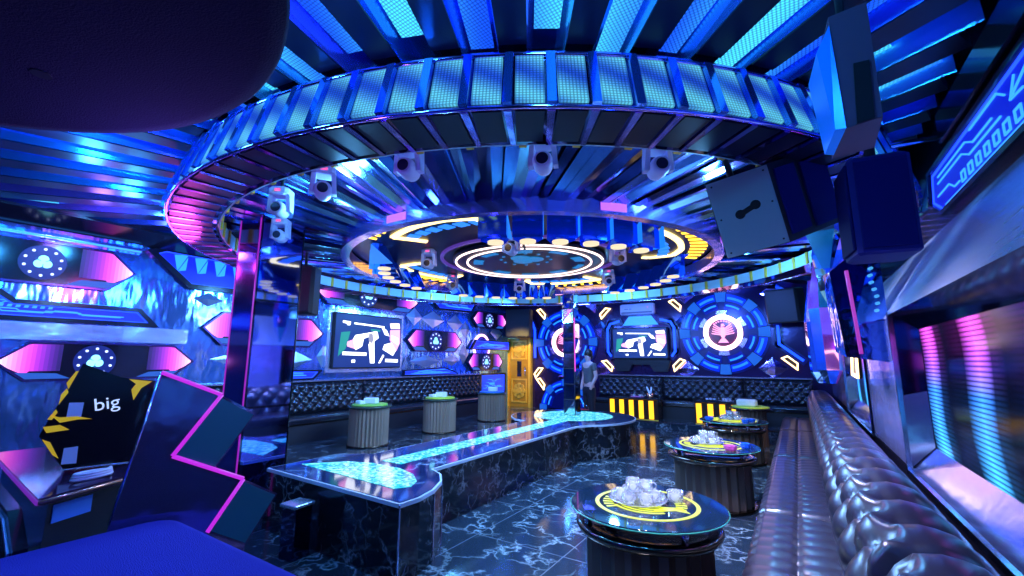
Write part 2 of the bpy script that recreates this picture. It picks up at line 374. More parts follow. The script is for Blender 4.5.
# ------------------------------------------------------------------ big ceiling ring
RC = (-2.95, 5.0)
ring = thing('ceiling_ring', 'huge round ceiling ring faced with blue mesh light panels', 'ceiling ring', (RC[0], RC[1], 2.65))
RO, RI, RT = 3.87, 3.50, 3.77
mb = MB(); N = 114
mb.lathe([(RI, 0.0), (RO, 0.0), (RT, 0.35), (RI, 0.35), (RI, 0.0)], N, cap=False, smooth=False); mb.build('ring_body', DARKMIRROR, ring)
mb = MB(); mb.tube([((RT+0.01)*cos(2*pi*k/N), (RT+0.01)*sin(2*pi*k/N), 0.352) for k in range(N)], 0.016, 6, True); mb.build('rim_strip', PURPLEMIRROR, ring)
mb = MB(); mb.tube([((RO+0.004)*cos(2*pi*k/N), (RO+0.004)*sin(2*pi*k/N), 0.0) for k in range(N)], 0.012, 6, True); mb.build('rim_strip', PURPLEMIRROR, ring)
mb = MB(); mb.zsector(RI-0.012, RI, 0, 2*pi, 0.0, 0.14, n=N)
for i in range(72):
    a = 2*pi*i/72; mb.zsector(RI-0.03, RI-0.011, a-0.006, a+0.006, -0.004, 0.141, n=1, mi=1)
mb.build('inner_mirror_band', [pm('pale_tile', (0.55, 0.72, 0.78), 0.4, 0.2), GOLDMETAL], ring)
tilt = -math.atan2(RO-RT, 0.35); first = None; hw = 0.072
for i in range(68):
    a = radians(-192+i*360/114)
    if first is None:
        mb = MB(); mb.box(-hw, hw, -0.006, 0.02, 0.03, 0.345); first = o = mb.build('light_panel', PANEL, ring)
        mb = MB(); mb.box(hw+0.012, hw+0.056, -0.03, 0.02, 0.0, 0.35); first_d = d = mb.build('mirror_divider', BLUEMIRROR, ring)
        mb = MB(); mb.box(-hw, hw, 0.03, 0.33, -0.008, 0.0); first_u = u = mb.build('underside_panel', DARKMESH, ring)
        mb = MB(); mb.box8([(hw+0.014, 0.02, -0.014), (hw+0.052, 0.02, -0.014), (hw+0.046, 0.36, -0.014), (hw+0.018, 0.36, -0.014), (hw+0.014, 0.02, 0.0), (hw+0.052, 0.02, 0.0), (hw+0.046, 0.36, 0.0), (hw+0.018, 0.36, 0.0)]); first_s = sl = mb.build('underside_slat', PURPLEMIRROR, ring)
    else:
        o, d, u, sl = [q.copy() for q in (first, first_d, first_u, first_s)]
        for q in (o, d, u, sl): COL.objects.link(q)
    for q in (o, d, u, sl):
        q.location = ((RO+0.008)*cos(a), (RO+0.008)*sin(a), -0.001 if q in (u, sl) else 0); q.rotation_euler = (tilt if q in (o, d) else 0, 0, a+pi/2)

# fluted mirror ceiling between the outer and the inner ring
fl = thing('fluted_ceiling_band', 'band of blue mirror flutes between the two ceiling rings', 'ceiling panel', (RC[0], RC[1], 2.78))
mb = MB(); NF = 200; rf = random.Random(5)
for k in range(NF):
    a0 = 2*pi*k/NF; a1 = 2*pi*(k+1)/NF; da = 0.10; j0, j1 = rf.uniform(-0.012, 0.035), rf.uniform(-0.012, 0.035); mi = rf.choice((0, 0, 0, 1, 1, 2, 3))
    P = lambda r, a, z: (r*cos(a), r*sin(a), z)
    mb.add([P(2.38, a0+da*0, -0.03+j0), P(2.38, a1, -0.03+j1), P(3.51, a1+da*0.6, 0.06+j1), P(3.51, a0+da*0.6, 0.06+j0)], [(0, 1, 2, 3)], mi)
    mb.add([P(2.38, a1, -0.03+j1), P(2.38, a1, 0.02), P(3.51, a1+da*0.6, 0.11), P(3.51, a1+da*0.6, 0.06+j1)], [(0, 1, 2, 3)], mi)
mb.build('mirror_flutes', [pm('flute_blue', (0.16, 0.36, 0.95), 0.18, 1.0), pm('flute_navy', (0.05, 0.08, 0.35), 0.12, 1.0), pm('flute_cyan', (0.45, 0.80, 1.0), 0.22, 1.0), pm('flute_violet', (0.45, 0.35, 1.0), 0.2, 1.0)], fl, fix=False)  # the differing tints put reflection colours into the mirrors

# inner ring and its ceiling plate
r2 = thing('inner_ceiling_ring', 'smaller chrome and violet ceiling ring above the stage', 'ceiling ring', (RC[0], RC[1], 2.65))
mb = MB(); mb.zsector(2.28, 2.38, 0, 2*pi, 0.0, 0.13, n=96); mb.build('ring_band', pm('violet_chrome', (0.50, 0.40, 1.0), 0.16, 0.9, bump=(1.8, 0.7)), r2)
for i in range(8):
    a = 2*pi*i/8+random.uniform(-0.05, 0.05)
    mb = MB(); mb.zsector(2.38, 2.386, a, a+0.10, 0.03, 0.10, n=3); mb.build('pink_light_tile', em('violet_led', (0.6, 0.15, 1.0), 0.8), r2)
plate = thing('ceiling_plate', 'round black ceiling plate with yellow light shapes inside the inner ring', 'ceiling panel', (RC[0], RC[1], 2.80))
mb = MB(); mb.lathe([(2.28, 0.0), (2.28, 0.04)], 96); mb.build('plate', pm('plate_black', (0.006, 0.007, 0.02), 0.35, spec=0.3), plate)
def hookshape(mb, a):
    # an angular hook of light hugging the rim
    P = [(1.52, a-0.24), (1.90, a-0.28), (1.93, a), (1.93, a+0.20), (1.86, a+0.36), (1.58, a+0.42), (1.50, a+0.40)]
    pts = []
    for (r, t), (r1, t1) in zip(P, P[1:]):
        for k in range(4): pts.append(((r+(r1-r)*k/4)*cos(t+(t1-t)*k/4), (r+(r1-r)*k/4)*sin(t+(t1-t)*k/4)))
    pts.append((P[-1][0]*cos(P[-1][1]), P[-1][0]*sin(P[-1][1])))
    for p, q in zip(pts, pts[1:]):
        d = Vector((q[0]-p[0], q[1]-p[1])); L = d.length; n = Vector((-d.y, d.x))/L*0.035
        mb.slab([(p[0]+n.x, p[1]+n.y), (p[0]-n.x, p[1]-n.y), (q[0]-n.x, q[1]-n.y), (q[0]+n.x, q[1]+n.y)], -0.02, -0.001)
for c in (3, -96, 98, 180):
    mb = MB(); hookshape(mb, radians(c)); mb.build('light_hook', E_PALEGOLD, plate)
    mb = MB()
    for k in range(12):
        a = radians(c-22+k*4.2)
        mb.slab([(2.03*cos(a), 2.03*sin(a)), (2.03*cos(a+0.022), 2.03*sin(a+0.022)), (2.22*cos(a+0.049), 2.22*sin(a+0.049)), (2.22*cos(a+0.027), 2.22*sin(a+0.027))], -0.012, -0.001)
    mb.build('light_dashes', E_GOLD, plate)
mb = MB()
for c in (3, -96, 98, 180):
    for k in range(6):
        a = radians(c-12+k*6); r = 1.66
        mb.slab([(r*cos(a), r*sin(a)), ((r+.02)*cos(a+.07), (r+.02)*sin(a+.07)), ((r+.14)*cos(a+.05), (r+.14)*sin(a+.05)), ((r+.12)*cos(a-.02), (r+.12)*sin(a-.02))], -0.012, -0.001)
mb.build('blue_light_flakes', em('flake_dim', (0.02, 0.2, 1.0), 1.2), plate)['kind'] = 'stuff'

disc = thing('ceiling_medallion', 'round blue black medallion with two thin lit rings at the ceiling centre', 'ceiling light', (RC[0], RC[1], 2.74))
mb = MB(); mb.lathe([(0.98, 0.0), (1.02, 0.02), (1.02, 0.06)], 80); mb.build('medallion_body', MATS['plate_black'], disc)
for r in (0.97, 0.82):
    mb = MB(); mb.zsector(r, r+0.022, radians(-62), radians(296), -0.012, 0.004, n=90); mb.build('lit_circle', em('circle_white', (1.0, 0.75, 0.72), 2.2), disc)
mb = MB()
for k in range(9):
    a = radians(-150+k*37); mb.zsector(0.62+0.05*(k % 2), 0.75, a, a+0.35, -0.008, 0.004, n=5)
mb.build('cyan_light_patch', em('medallion_cyan', (0.01, 0.25, 0.7), 0.6), disc)
mb = MB()
for k in range(3):
    a = radians(20+k*120); mb.lathe([(0.13, -0.01), (0.13, 0.004)], 20, 0.1+0.1*cos(a), -0.25+0.1*sin(a))
for k in range(12):
    a = 2*pi*k/12; mb.lathe([(0.022, -0.01), (0.022, 0.004)], 10, 0.1+0.32*cos(a), -0.25+0.32*sin(a))
mb.build('emblem', em('emblem_dim', (0.02, 0.30, 0.8), 0.5), disc)
mb = MB(); mb.zsector(1.15, 1.19, 0, 2*pi, 0.03, 0.062, n=80); mb.build('outer_light_ring', em('dim_violet_ring', (0.2, 0.08, 0.8), 0.3), disc)

# four curved clusters of blue cups with downlights
def cup_cluster(ang, label):
    t = thing('cup_light', label, 'ceiling light', (RC[0], RC[1], 2.52), radians(ang), 'blue cup light clusters under the inner ring')
    for k in range(6):
        a0 = radians(-27+k*9.2); a1 = a0+radians(8.0)
        mb = MB()
        def cup(u, v, a0=a0, a1=a1):
            a = a0+(a1-a0)*u; r = 1.92-0.10*sin(pi*u)-0.10*(1-v)*sin(pi*u)+0.05*v
            return (r*cos(a), r*sin(a), 0.02+0.26*v)
        mb.grid(cup, 8, 5); mb.grid(lambda u, v, a0=a0, a1=a1: ((2.0+0.0*v)*cos(a0+(a1-a0)*u), 2.0*sin(a0+(a1-a0)*u), 0.02+0.26*v), 4, 1)
        mb.build('blue_cup', [pm('cup_blue', (0.02, 0.10, 0.75), 0.12, 0.9, (0.0, 0.04, 0.8), 0.10)], t)
        am = (a0+a1)/2
        mb = MB(); mb.lathe([(0.075, 0.0), (0.075, 0.02)], 20, 1.88*cos(am), 1.88*sin(am)); mb.build('downlight', E_DOWN, t)
        mb = MB(); mb.add([(1.96*cos(a1)-.02, 1.96*sin(a1), .03), (2.06*cos(a1), 2.06*sin(a1), .03), (2.06*cos(a1), 2.06*sin(a1), .27), (1.8*cos(a1+.01), 1.8*sin(a1+.01), .05)], [(0, 1, 2), (0, 2, 3)])
        mb.build('cyan_fin', em('fin_blue', (0.01, 0.2, 1.0), 0.9), t)
    mb = MB(); mb.zsector(1.93, 2.05, radians(-29), radians(29), 0.26, 0.30, n=16); mb.build('cluster_rail', BLUEMIRROR, t)
cup_cluster(-46, 'blue cup light cluster on the near side of the round ceiling plate')
cup_cluster(50, 'blue cup light cluster at the right of the plate, above the eagle wheel')
cup_cluster(134, 'blue cup light cluster at the far side, above the gold door')
cup_cluster(-150, 'blue cup light cluster at the left side of the round ceiling plate')

# radial beams and light troughs above and outside the ring
def rmax(a, m=0.06):
    c, s_ = cos(a), sin(a); r = 99
    if c > 1e-6: r = min(r, (XR-m-RC[0])/c)
    if c < -1e-6: r = min(r, (XL+m-RC[0])/c)
    if s_ > 1e-6: r = min(r, (YB-m-RC[1])/s_)
    if s_ < -1e-6: r = min(r, (YF+m-RC[1])/s_)
    return r
fan = thing('slatted_ceiling', 'blue ceiling of radiating dark beams and lit mirror troughs around the ring', 'ceiling', (RC[0], RC[1], 3.05))
NBM = 68; step = 2*pi/NBM; rt = random.Random(11)
def pt(r, t, z): return (r*cos(t), r*sin(t), z)
TROUGH = [pm('trough_blue', (0.06, 0.26, 0.95), 0.22, 0.8), pm('trough_cyan', (0.20, 0.65, 1.0), 0.25, 0.8), pm('trough_violet', (0.30, 0.20, 0.95), 0.2, 0.8)]
for i in range(NBM):
    a = radians(-60.7)+i*step; hb = step*0.21
    R0 = 3.79; RS = 3.55
    R1 = min(rmax(a-hb), rmax(a+hb), 6.9); R1b = min(rmax(a+hb), rmax(a+step-hb), rmax(a+step*0.5), 6.9)
    if R1 > R0+0.12:
        mb = MB()
        mb.slab([(R0*cos(a-hb), R0*sin(a-hb)), (R1*cos(a-hb), R1*sin(a-hb)), (R1*cos(a+hb), R1*sin(a+hb)), (R0*cos(a+hb), R0*sin(a+hb))], 0.0, 0.06)
        mb.build('dark_beam', DARKMESH, fan)
    if R1b > R0+0.12:
        b0 = a+hb; b1 = a+step-hb; m0 = b0+step*0.10; m1 = b1-step*0.10; h = 0.16
        mb = MB(); k0, k1 = rt.choice((0, 0, 1, 2)), rt.choice((0, 0, 1))
        mb.add([pt(RS, b0, 0.01), pt(R1b, b0, 0.01), pt(R1b, m0, h), pt(RS, m0, h)], [(0, 1, 2, 3)], k0)
        mb.add([pt(RS, b1, 0.01), pt(R1b, b1, 0.01), pt(R1b, m1, h), pt(RS, m1, h)], [(0, 1, 2, 3)], k1)
        mb.add([pt(RS, m0, h), pt(R1b, m0, h), pt(R1b, m1, h), pt(RS, m1, h)], [(0, 1, 2, 3)], 0)
        mb.build('mirror_trough', TROUGH, fan)
        mb = MB(); am = (b0+b1)/2; r = RS+rt.uniform(0.05, 0.3)
        while r < R1b-0.15:
            rb = min(r+rt.uniform(0.45, 0.8), R1b-0.04); hh_ = step*0.185; z0 = rt.uniform(0.05, 0.09); z1 = z0+rt.uniform(0.0, 0.04)
            mb.box8([pt(r, am-hh_, z0), pt(rb, am-hh_, z1), pt(rb, am+hh_, z1), pt(r, am+hh_, z0), pt(r, am-hh_, z0+.01), pt(rb, am-hh_, z1+.01), pt(rb, am+hh_, z1+.01), pt(r, am+hh_, z0+.01)])
            r = rb+rt.uniform(0.12, 0.3)
        if mb.v: mb.build('light_panel', STRIP, fan)

# moving head lights
mh = None
def moving_head(loc, rz, label, size=1.0, tilt=None):
    global mh
    if mh is None:
        t = thing('moving_head_light', label, 'stage light', loc, rz, 'white moving head lights under the ceiling rings')
        mb = MB(); mb.bevel_box(-0.10, 0.10, -0.10, 0.10, -0.09, 0.0, 0.03); mb.build('base', LILAC, t)
        mb = MB(); mb.tube([(0, 0, -0.01), (0, 0, 0.13)], 0.02, 8); mb.build('clamp', BLACK, t)
        for s_ in (-1, 1):
            mb = MB(); mb.box8([(s_*0.10-.02, -.04, -.26), (s_*0.10+.02, -.04, -.26), (s_*0.10+.02, .04, -.26), (s_*0.10-.02, .04, -.26), (s_*0.085-.02, -.06, -.08), (s_*0.085+.02, -.06, -.08), (s_*0.085+.02, .06, -.08), (s_*0.085-.02, .06, -.08)])
            mb.build('yoke_arm', LILAC, t)
        mb = MB(); mb.lathe([(0.03, -0.10), (0.065, -0.085), (0.08, -0.02), (0.08, 0.07), (0.062, 0.115), (0.058, 0.115)], 20, 0, 0, -0.235, axis='y'); h = mb.build('lamp_head', LILAC, t)
        mb = MB(); mb.lathe([(0.05, 0.112), (0.045, 0.122)], 18, 0, 0, -0.235, axis='y'); mb.build('lens', pm('lens_dark', (0.02, 0.02, 0.06), 0.08), h)
        mb = MB(); mb.box(-0.03, 0.03, -0.103, -0.098, -0.06, -0.03); mb.build('display', em('head_display', (0.9, 0.1, 0.4), 1.0), t)
        mh = t
    else: t = dup(mh, loc, rz, label)
    t.scale = (size,)*3
    return t
def at(r, a): return RC[0]+r*cos(radians(a)), RC[1]+r*sin(radians(a))
def face(x, y): return atan2(y, x)-pi/2      # lens towards the room's near right corner
HEADS = [(3.38, -72, 2.77, 'white moving head light left of the top middle of the flutes, lens forward'),
         (3.30, -85, 2.77, 'white moving head light among the flutes left of the inner ring'),
         (3.25, -96, 2.77, 'white moving head light beside the top of the mirrored pillar'),
         (3.00, -113, 2.80, 'white moving head light low beside the mirrored pillar, above the small black speaker'),
         (3.36, -58, 2.77, 'white moving head light at the top middle of the near flutes'),
         (3.36, -46, 2.77, 'white moving head light between the flutes and the big grey speaker'),
         (1.28, -68, 2.80, 'white moving head light hanging in front of the ceiling medallion'),
         (1.36, -125, 2.80, 'white moving head light at the left of the ceiling medallion'),
         (1.62, 170, 2.80, 'white moving head light beyond the left of the medallion, above the hexagon panel'),
         (1.28, -5, 2.80, 'white moving head light right of the ceiling medallion'),
         (1.40, 62, 2.80, 'white moving head light beyond the right of the medallion, above the air conditioner'),
         (1.40, 127, 2.80, 'white moving head light at the far side of the medallion')]
for k, (r, a, z, lab) in enumerate(HEADS):
    x, y = at(r, a); d = Vector((-x, -y)); rz = atan2(d.y, d.x)+pi/2+random.uniform(-0.5, 0.5)
    moving_head((x, y, z), rz, lab, 0.74 if k < 6 else 0.80)

# ------------------------------------------------------------------ the stage (catwalk)
st = thing('stage', 'black marble catwalk stage with turquoise lit strip and a round far end', 'stage', (-3.3, 4.5, 0))
def L(pts): return [(x+3.3, y-4.5) for x, y in pts]
outline = [(-4.05, 2.27), (-2.32, 2.22)]+[(-2.31, 2.4), (-2.36, 2.6), (-2.47, 2.81), (-2.62, 2.97), (-2.80, 3.06), (-2.80, 3.3), (-2.80, 6.1)]
outline += [(-2.72, 6.28)]+arc(-3.36, 7.15, 1.06, radians(-50), radians(232), 40)+[(-3.75, 6.2), (-3.75, 3.2), (-4.05, 3.0)]
mb = MB(); mb.slab(L(outline), 0.0, 0.47); mb.build('stage_body', MARB, st)
mb = MB(); mb.slab(L(outline), 0.47, 0.497); mb.build('stage_edge', pm('white_edge', (0.75, 0.78, 0.9), 0.25, 0.3), st)
mb = MB(); mb.slab(inset(L(outline), 0.018), 0.497, 0.50); mb.build('stage_top', STAGETOP, st)
dm = [(-3.92, 2.52), (-2.62, 2.44)]+[(-2.55, 2.55), (-2.62, 2.68), (-2.80, 2.82), (-3.05, 2.90), (-3.4, 2.90), (-3.65, 2.82)]
mb = MB(); mb.slab(L(dm), 0.5005, 0.504); mb.build('turquoise_panel', E_TEAL, st)
mb = MB(); mb.slab(L([(-3.16, 3.02), (-3.16, 6.55), (-3.41, 6.55), (-3.41, 3.02)]), 0.5005, 0.504); mb.build('turquoise_strip', E_TEAL, st)
mb = MB(); mb.slab(L(arc(-3.38, 7.22, 0.68, 0, 2*pi, 40)[:-1]), 0.5005, 0.505); mb.build('turquoise_disc', E_TEAL, st)
mb = MB()
mb.box(-2.322+3.3, -2.312+3.3, 2.214-4.5, 2.224-4.5, 0, 0.49)
for x, y in ((-2.36, 2.6), (-2.47, 2.81), (-2.62, 2.97)):
    mb.box(x+3.3-.003, x+3.3+.006, y-4.5-.004, y-4.5+.004, 0, 0.47)
mb.build('corner_trim', SILVER, st)
# mirrored column on the round end
colm = thing('mirror_column', 'square column of mirror tiles on the round stage end', 'column', (-3.43, 7.30, 0.505))
hw = 0.105
mb = MB(); mb.box(-hw, hw, -hw, hw, 0, 2.14); mb.build('column_core', BLACK, colm)
mb = MB(); nr = 8; th = 2.14/nr
for side in range(4):
    for k in range(nr):
        z0 = k*th+0.008; z1 = (k+1)*th-0.008; R = Matrix.Rotation(side*pi/2, 3, 'Z'); j = [random.uniform(0, 0.012) for _ in range(4)]
        P = [(-hw+.005, -hw-.004-j[0], z0), (hw-.005, -hw-.004-j[1], z0), (hw-.005, -hw-.004-j[2], z1), (-hw+.005, -hw-.004-j[3], z1)]
        P += [(x, -hw, z) for x, y, z in P]
        mb.add([R @ Vector(p) for p in P], [(0, 1, 2), (0, 2, 3), (1, 0, 4, 5), (2, 1, 5, 6), (3, 2, 6, 7), (0, 3, 7, 4)], (k+side) % 3 == 0 and 1 or 0)
mb.build('mirror_tiles', [pm('column_mirror', (0.35, 0.45, 0.7), 0.05, 1.0), pm('column_mirror_pale', (0.8, 0.9, 0.95), 0.12, 1.0)], colm)
mb = MB(); mb.box(hw+.012, hw+.026, -hw-.02, -hw-.006, 0.75, 1.7); mb.build('pink_glow_strip', em('column_pink', (0.8, 0.05, 0.6), 1.0), colm)

# big mirrored pillar by the near stage end
pil = thing('mirror_pillar', 'tall violet mirrored pillar with pink edge reflections added as glow, beside the near stage end', 'pillar', (-4.42, 2.40, 0))
mb = MB(); mb.box(-0.22, 0.16, -0.28, 0.16, 0, 2.98); mb.build('pillar_core', DARKMIRROR, pil)
mb = MB(); mb.box(0.16, 0.166, -0.26, 0.15, 0.02, 1.0); mb.box(0.16, 0.166, -0.26, 0.15, 1.02, 2.0); mb.box(0.16, 0.166, -0.26, 0.15, 2.02, 2.96); mb.build('mirror_sheet', pm('pillar_mirror', (0.25, 0.33, 0.85), 0.04, 1.0), pil)
mb = MB(); mb.box(-0.205, 0.145, -0.287, -0.28, 0.02, 2.96); mb.build('violet_sheet', pm('pillar_violet', (0.30, 0.16, 0.55), 0.12, 1.0), pil)
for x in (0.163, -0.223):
    mb = MB(); mb.tube([(x, -0.285, 0.02), (x, -0.285, 2.96)], 0.007, 8); mb.build('pink_reflection_strip', em('edge_reflection', (0.50, 0.02, 0.75), 0.5), pil)  # pink reflections on the bevelled corners, put in as glowing strips
mb = MB(); mb.tube([(0.165, 0.16, 0.02), (0.165, 0.16, 2.96)], 0.008, 8); mb.build('dark_edge_strip', DARK, pil)

# little pedestal in front of the stage
ped = thing('pedestal', 'small black mirrored pedestal box on the floor before the stage front', 'pedestal', (-3.28, 2.10, 0), 0.1)
mb = MB(); mb.bevel_box(-0.075, 0.075, -0.075, 0.075, 0, 0.36, 0.008); mb.build('pedestal_body', DARKMIRROR, ped)
mb = MB(); mb.bevel_box(-0.09, 0.09, -0.09, 0.09, 0.36, 0.385, 0.008); mb.build('pedestal_top', pm('pedestal_top', (0.5, 0.65, 0.8), 0.2, 0.8), ped)

# ------------------------------------------------------------------ upholstery
def tuft(u, v, du, dv, p=0.55):
    a, b = u/du, v/dv
    return (abs(sin(pi*(a+b)/2))*abs(sin(pi*(a-b)/2)))**p
def bench_module(loc, rz, length, label, group, left_cap=False):
    """wall bench: local x along the wall, back against y=0, front towards -y"""
    t = thing('bench', label, 'bench', loc, rz, group)
    mb = MB(); mb.box(0.005, length-0.005, -0.44, -0.02, 0.0, 0.30); mb.build('plinth', BLACK, t)
    mb = MB(); mb.box(0.0, length, -0.452, -0.44, 0.28, 0.30); mb.build('plinth_trim', BRONZE, t)
    mb = MB()
    def seat(u, v):
        x = 0.012+(length-0.024)*u
        e = min(1, min(u, 1-u)*length/0.04); ee = sin(e*pi/2)
        path = [(-0.46, 0.30), (-0.475, 0.36), (-0.455, 0.40), (-0.40, 0.412), (-0.14, 0.412)]
        k = min(int(v*4), 3); f = v*4-k; y = path[k][0]+(path[k+1][0]-path[k][0])*f; z = path[k][1]+(path[k+1][1]-path[k][1])*f
        return (x, y*(0.97+0.03*ee), z-(1-ee)*0.02)
    mb.grid(seat, 40, 12); mb.build('seat', LEATHERB, t)
    mb = MB(); h0, h1 = 0.41, 0.93
    def back(u, v):
        x = 0.01+(length-0.02)*u; z = h0+(h1-h0)*v
        e = min(1.0, min(u, 1-u)*length/0.05); ev = min(1, min(v, 1-v)*8)
        d = 0.055*tuft(x, z, 0.085, 0.085)*min(e, ev)+0.03*min(e, ev)
        return (x, -0.10-d-0.03*(1-v), z)
    mb.grid(back, int(length/0.0213), 36); mb.box(0.005, length-0.005, -0.10, -0.01, 0.30, 0.93); mb.build('tufted_back', LEATHERB, t)
    mb = MB(); mb.box(0, length, -0.16, -0.01, 0.931, 0.955); mb.build('top_rail', pm('pale_rail', (0.42, 0.42, 0.60), 0.25, 0.8), t)
    return t
LG = 'tufted benches along the left wall'; BG = 'tufted benches along the back wall'
for k, (y0, y1, lab) in enumerate([(1.9, 3.75, 'black tufted bench on the left wall, partly behind the mirrored pillar'),
                                   (3.75, 5.62, 'black tufted bench on the left wall under the left of the television'),
                                   (5.62, 7.48, 'black tufted bench on the left wall right of the television'),
                                   (7.48, 9.30, 'black tufted bench on the left wall, last before the gold door')]):
    bench_module((XL+0.01, y0, 0.15), pi/2, y1-y0-0.005, lab, LG)
for k, (x0, x1, lab) in enumerate([(-4.32, -2.72, 'black tufted bench on the back wall under the television'),
                                   (-2.72, -1.02, 'black tufted bench on the back wall under the eagle wheel'),
                                   (-1.02, 0.22, 'black tufted bench in the back right corner')]):
    bench_module((x0, YB-0.01, 0.15), 0, x1-x0-0.005, lab, BG)

def sofa_module(y0, y1, label):
    Ln = y1-y0-0.01
    t = thing('sofa', label, 'sofa', (0, y0, 0), 0, 'dark leather sofa sections along the right wall')
    mb = MB(); mb.box(-0.29, 0.40, 0.004, Ln-0.004, 0.0, 0.27); mb.build('base', BLACK, t)
    mb = MB()
    def seat(u, v):
        y = 0.004+(Ln-0.008)*u
        e = min(1, min(u, 1-u)*Ln/0.05); e = sin(e*pi/2)
        path = [(-0.30, 0.25), (-0.325, 0.33), (-0.32, 0.39), (-0.285, 0.42), (-0.20, 0.428), (-0.115, 0.424), (-0.09, 0.413), (-0.065, 0.424), (0.04, 0.428), (0.17, 0.42)]
        k = min(int(v*9), 8); f = v*9-k; x = path[k][0]+(path[k+1][0]-path[k][0])*f; z = path[k][1]+(path[k+1][1]-path[k][1])*f
        rib = abs(sin(pi*y/0.14))**0.5
        g = math.exp(-((x+0.09)/0.05)**2)
        z += 0.006*rib+0.022*g*(rib-1)-(1-e)*0.035
        if v < 0.3: x -= 0.010*rib*v/0.3
        return (x+(1-e)*0.02*(v < 0.3), y, z)
    mb.grid(seat, int(Ln/0.0175), 54); mb.build('seat', LEATHER, t)
    mb = MB()
    path = [(0.16, 0.40), (0.145, 0.50), (0.13, 0.62), (0.125, 0.74), (0.15, 0.83), (0.21, 0.885), (0.29, 0.90), (0.36, 0.88), (0.40, 0.82), (0.405, 0.45)]
    cum = [0]
    for p, q in zip(path, path[1:]): cum.append(cum[-1]+hypot(q[0]-p[0], q[1]-p[1]))
    def back(u, v):
        y = 0.004+(Ln-0.008)*u; s_ = v*cum[-1]; k = 0
        while k < len(cum)-2 and s_ > cum[k+1]: k += 1
        f = (s_-cum[k])/(cum[k+1]-cum[k]); x = path[k][0]+(path[k+1][0]-path[k][0])*f; z = path[k][1]+(path[k+1][1]-path[k][1])*f
        k0, k1 = max(k-1, 0), min(k+2, len(path)-1)
        dx, dz = path[k1][0]-path[k0][0], path[k1][1]-path[k0][1]; l = hypot(dx, dz); nx, nz = -dz/l, dx/l
        e = sin(min(1, min(u, 1-u)*Ln/0.04)*pi/2)
        if s_ < 0.52: d = 0.062*tuft(y, s_, 0.15, 0.17, 0.6)
        elif s_ < 0.86: d = 0.045*abs(sin(pi*y/0.30))**0.6
        else: d = 0.0
        d = d*e-(1-e)*0.02
        return (x+nx*d, y, z+nz*d)
    mb.grid(back, int(Ln/0.0185), 56)
    mb.box(0.18, 0.39, 0.006, Ln-0.006, 0.27, 0.82); mb.build('tufted_back', LEATHER, t)
for y0, y1, lab in [(0.9, 1.75, 'dark leather sofa section at the very front, below the camera'), (1.75, 3.70, 'dark leather sofa section on the right, nearest and largest in view'),
                    (3.70, 5.85, 'dark leather sofa section second from the front, beside the middle round table'),
                    (5.85, 8.0, 'dark leather sofa section third from the front, with warm reflections'),
                    (8.0, 9.9, 'dark leather sofa section at the far end, before the back bench')]:
    sofa_module(y0, y1, lab)

# ------------------------------------------------------------------ tables
def mug_proto():
    t = thing('glass_mug', 'x', 'glass', (0, 0, 0))
    mb = MB(); prof = [(0.034, 0.0), (0.040, 0.004), (0.043, 0.03), (0.044, 0.056), (0.0415, 0.056), (0.040, 0.03), (0.036, 0.010), (0.001, 0.010)]
    mb.lathe(prof, 14, cap=False); mb.lathe([(0.034, 0.0), (0.001, 0.0)], 14, cap=False); mb.build('cup', GLASS, t)
    mb = MB(); mb.tube([(0.041+0.022*sin(a), 0, 0.030+0.020*cos(a)) for a in [pi*k/8 for k in range(9)]], 0.0055, 6); mb.build('handle', GLASS, t)
    return t
MUG = mug_proto(); MUG_USED = [False]
def mug(loc, rz, label, group, sc=1.0):
    if not MUG_USED[0]:
        MUG_USED[0] = True; o = MUG; o.location = loc; o.rotation_euler = (0, 0, rz); o['label'] = label
    else: o = dup(MUG, loc, rz, label)
    o['group'] = group; o.scale = (sc,)*3
    return o

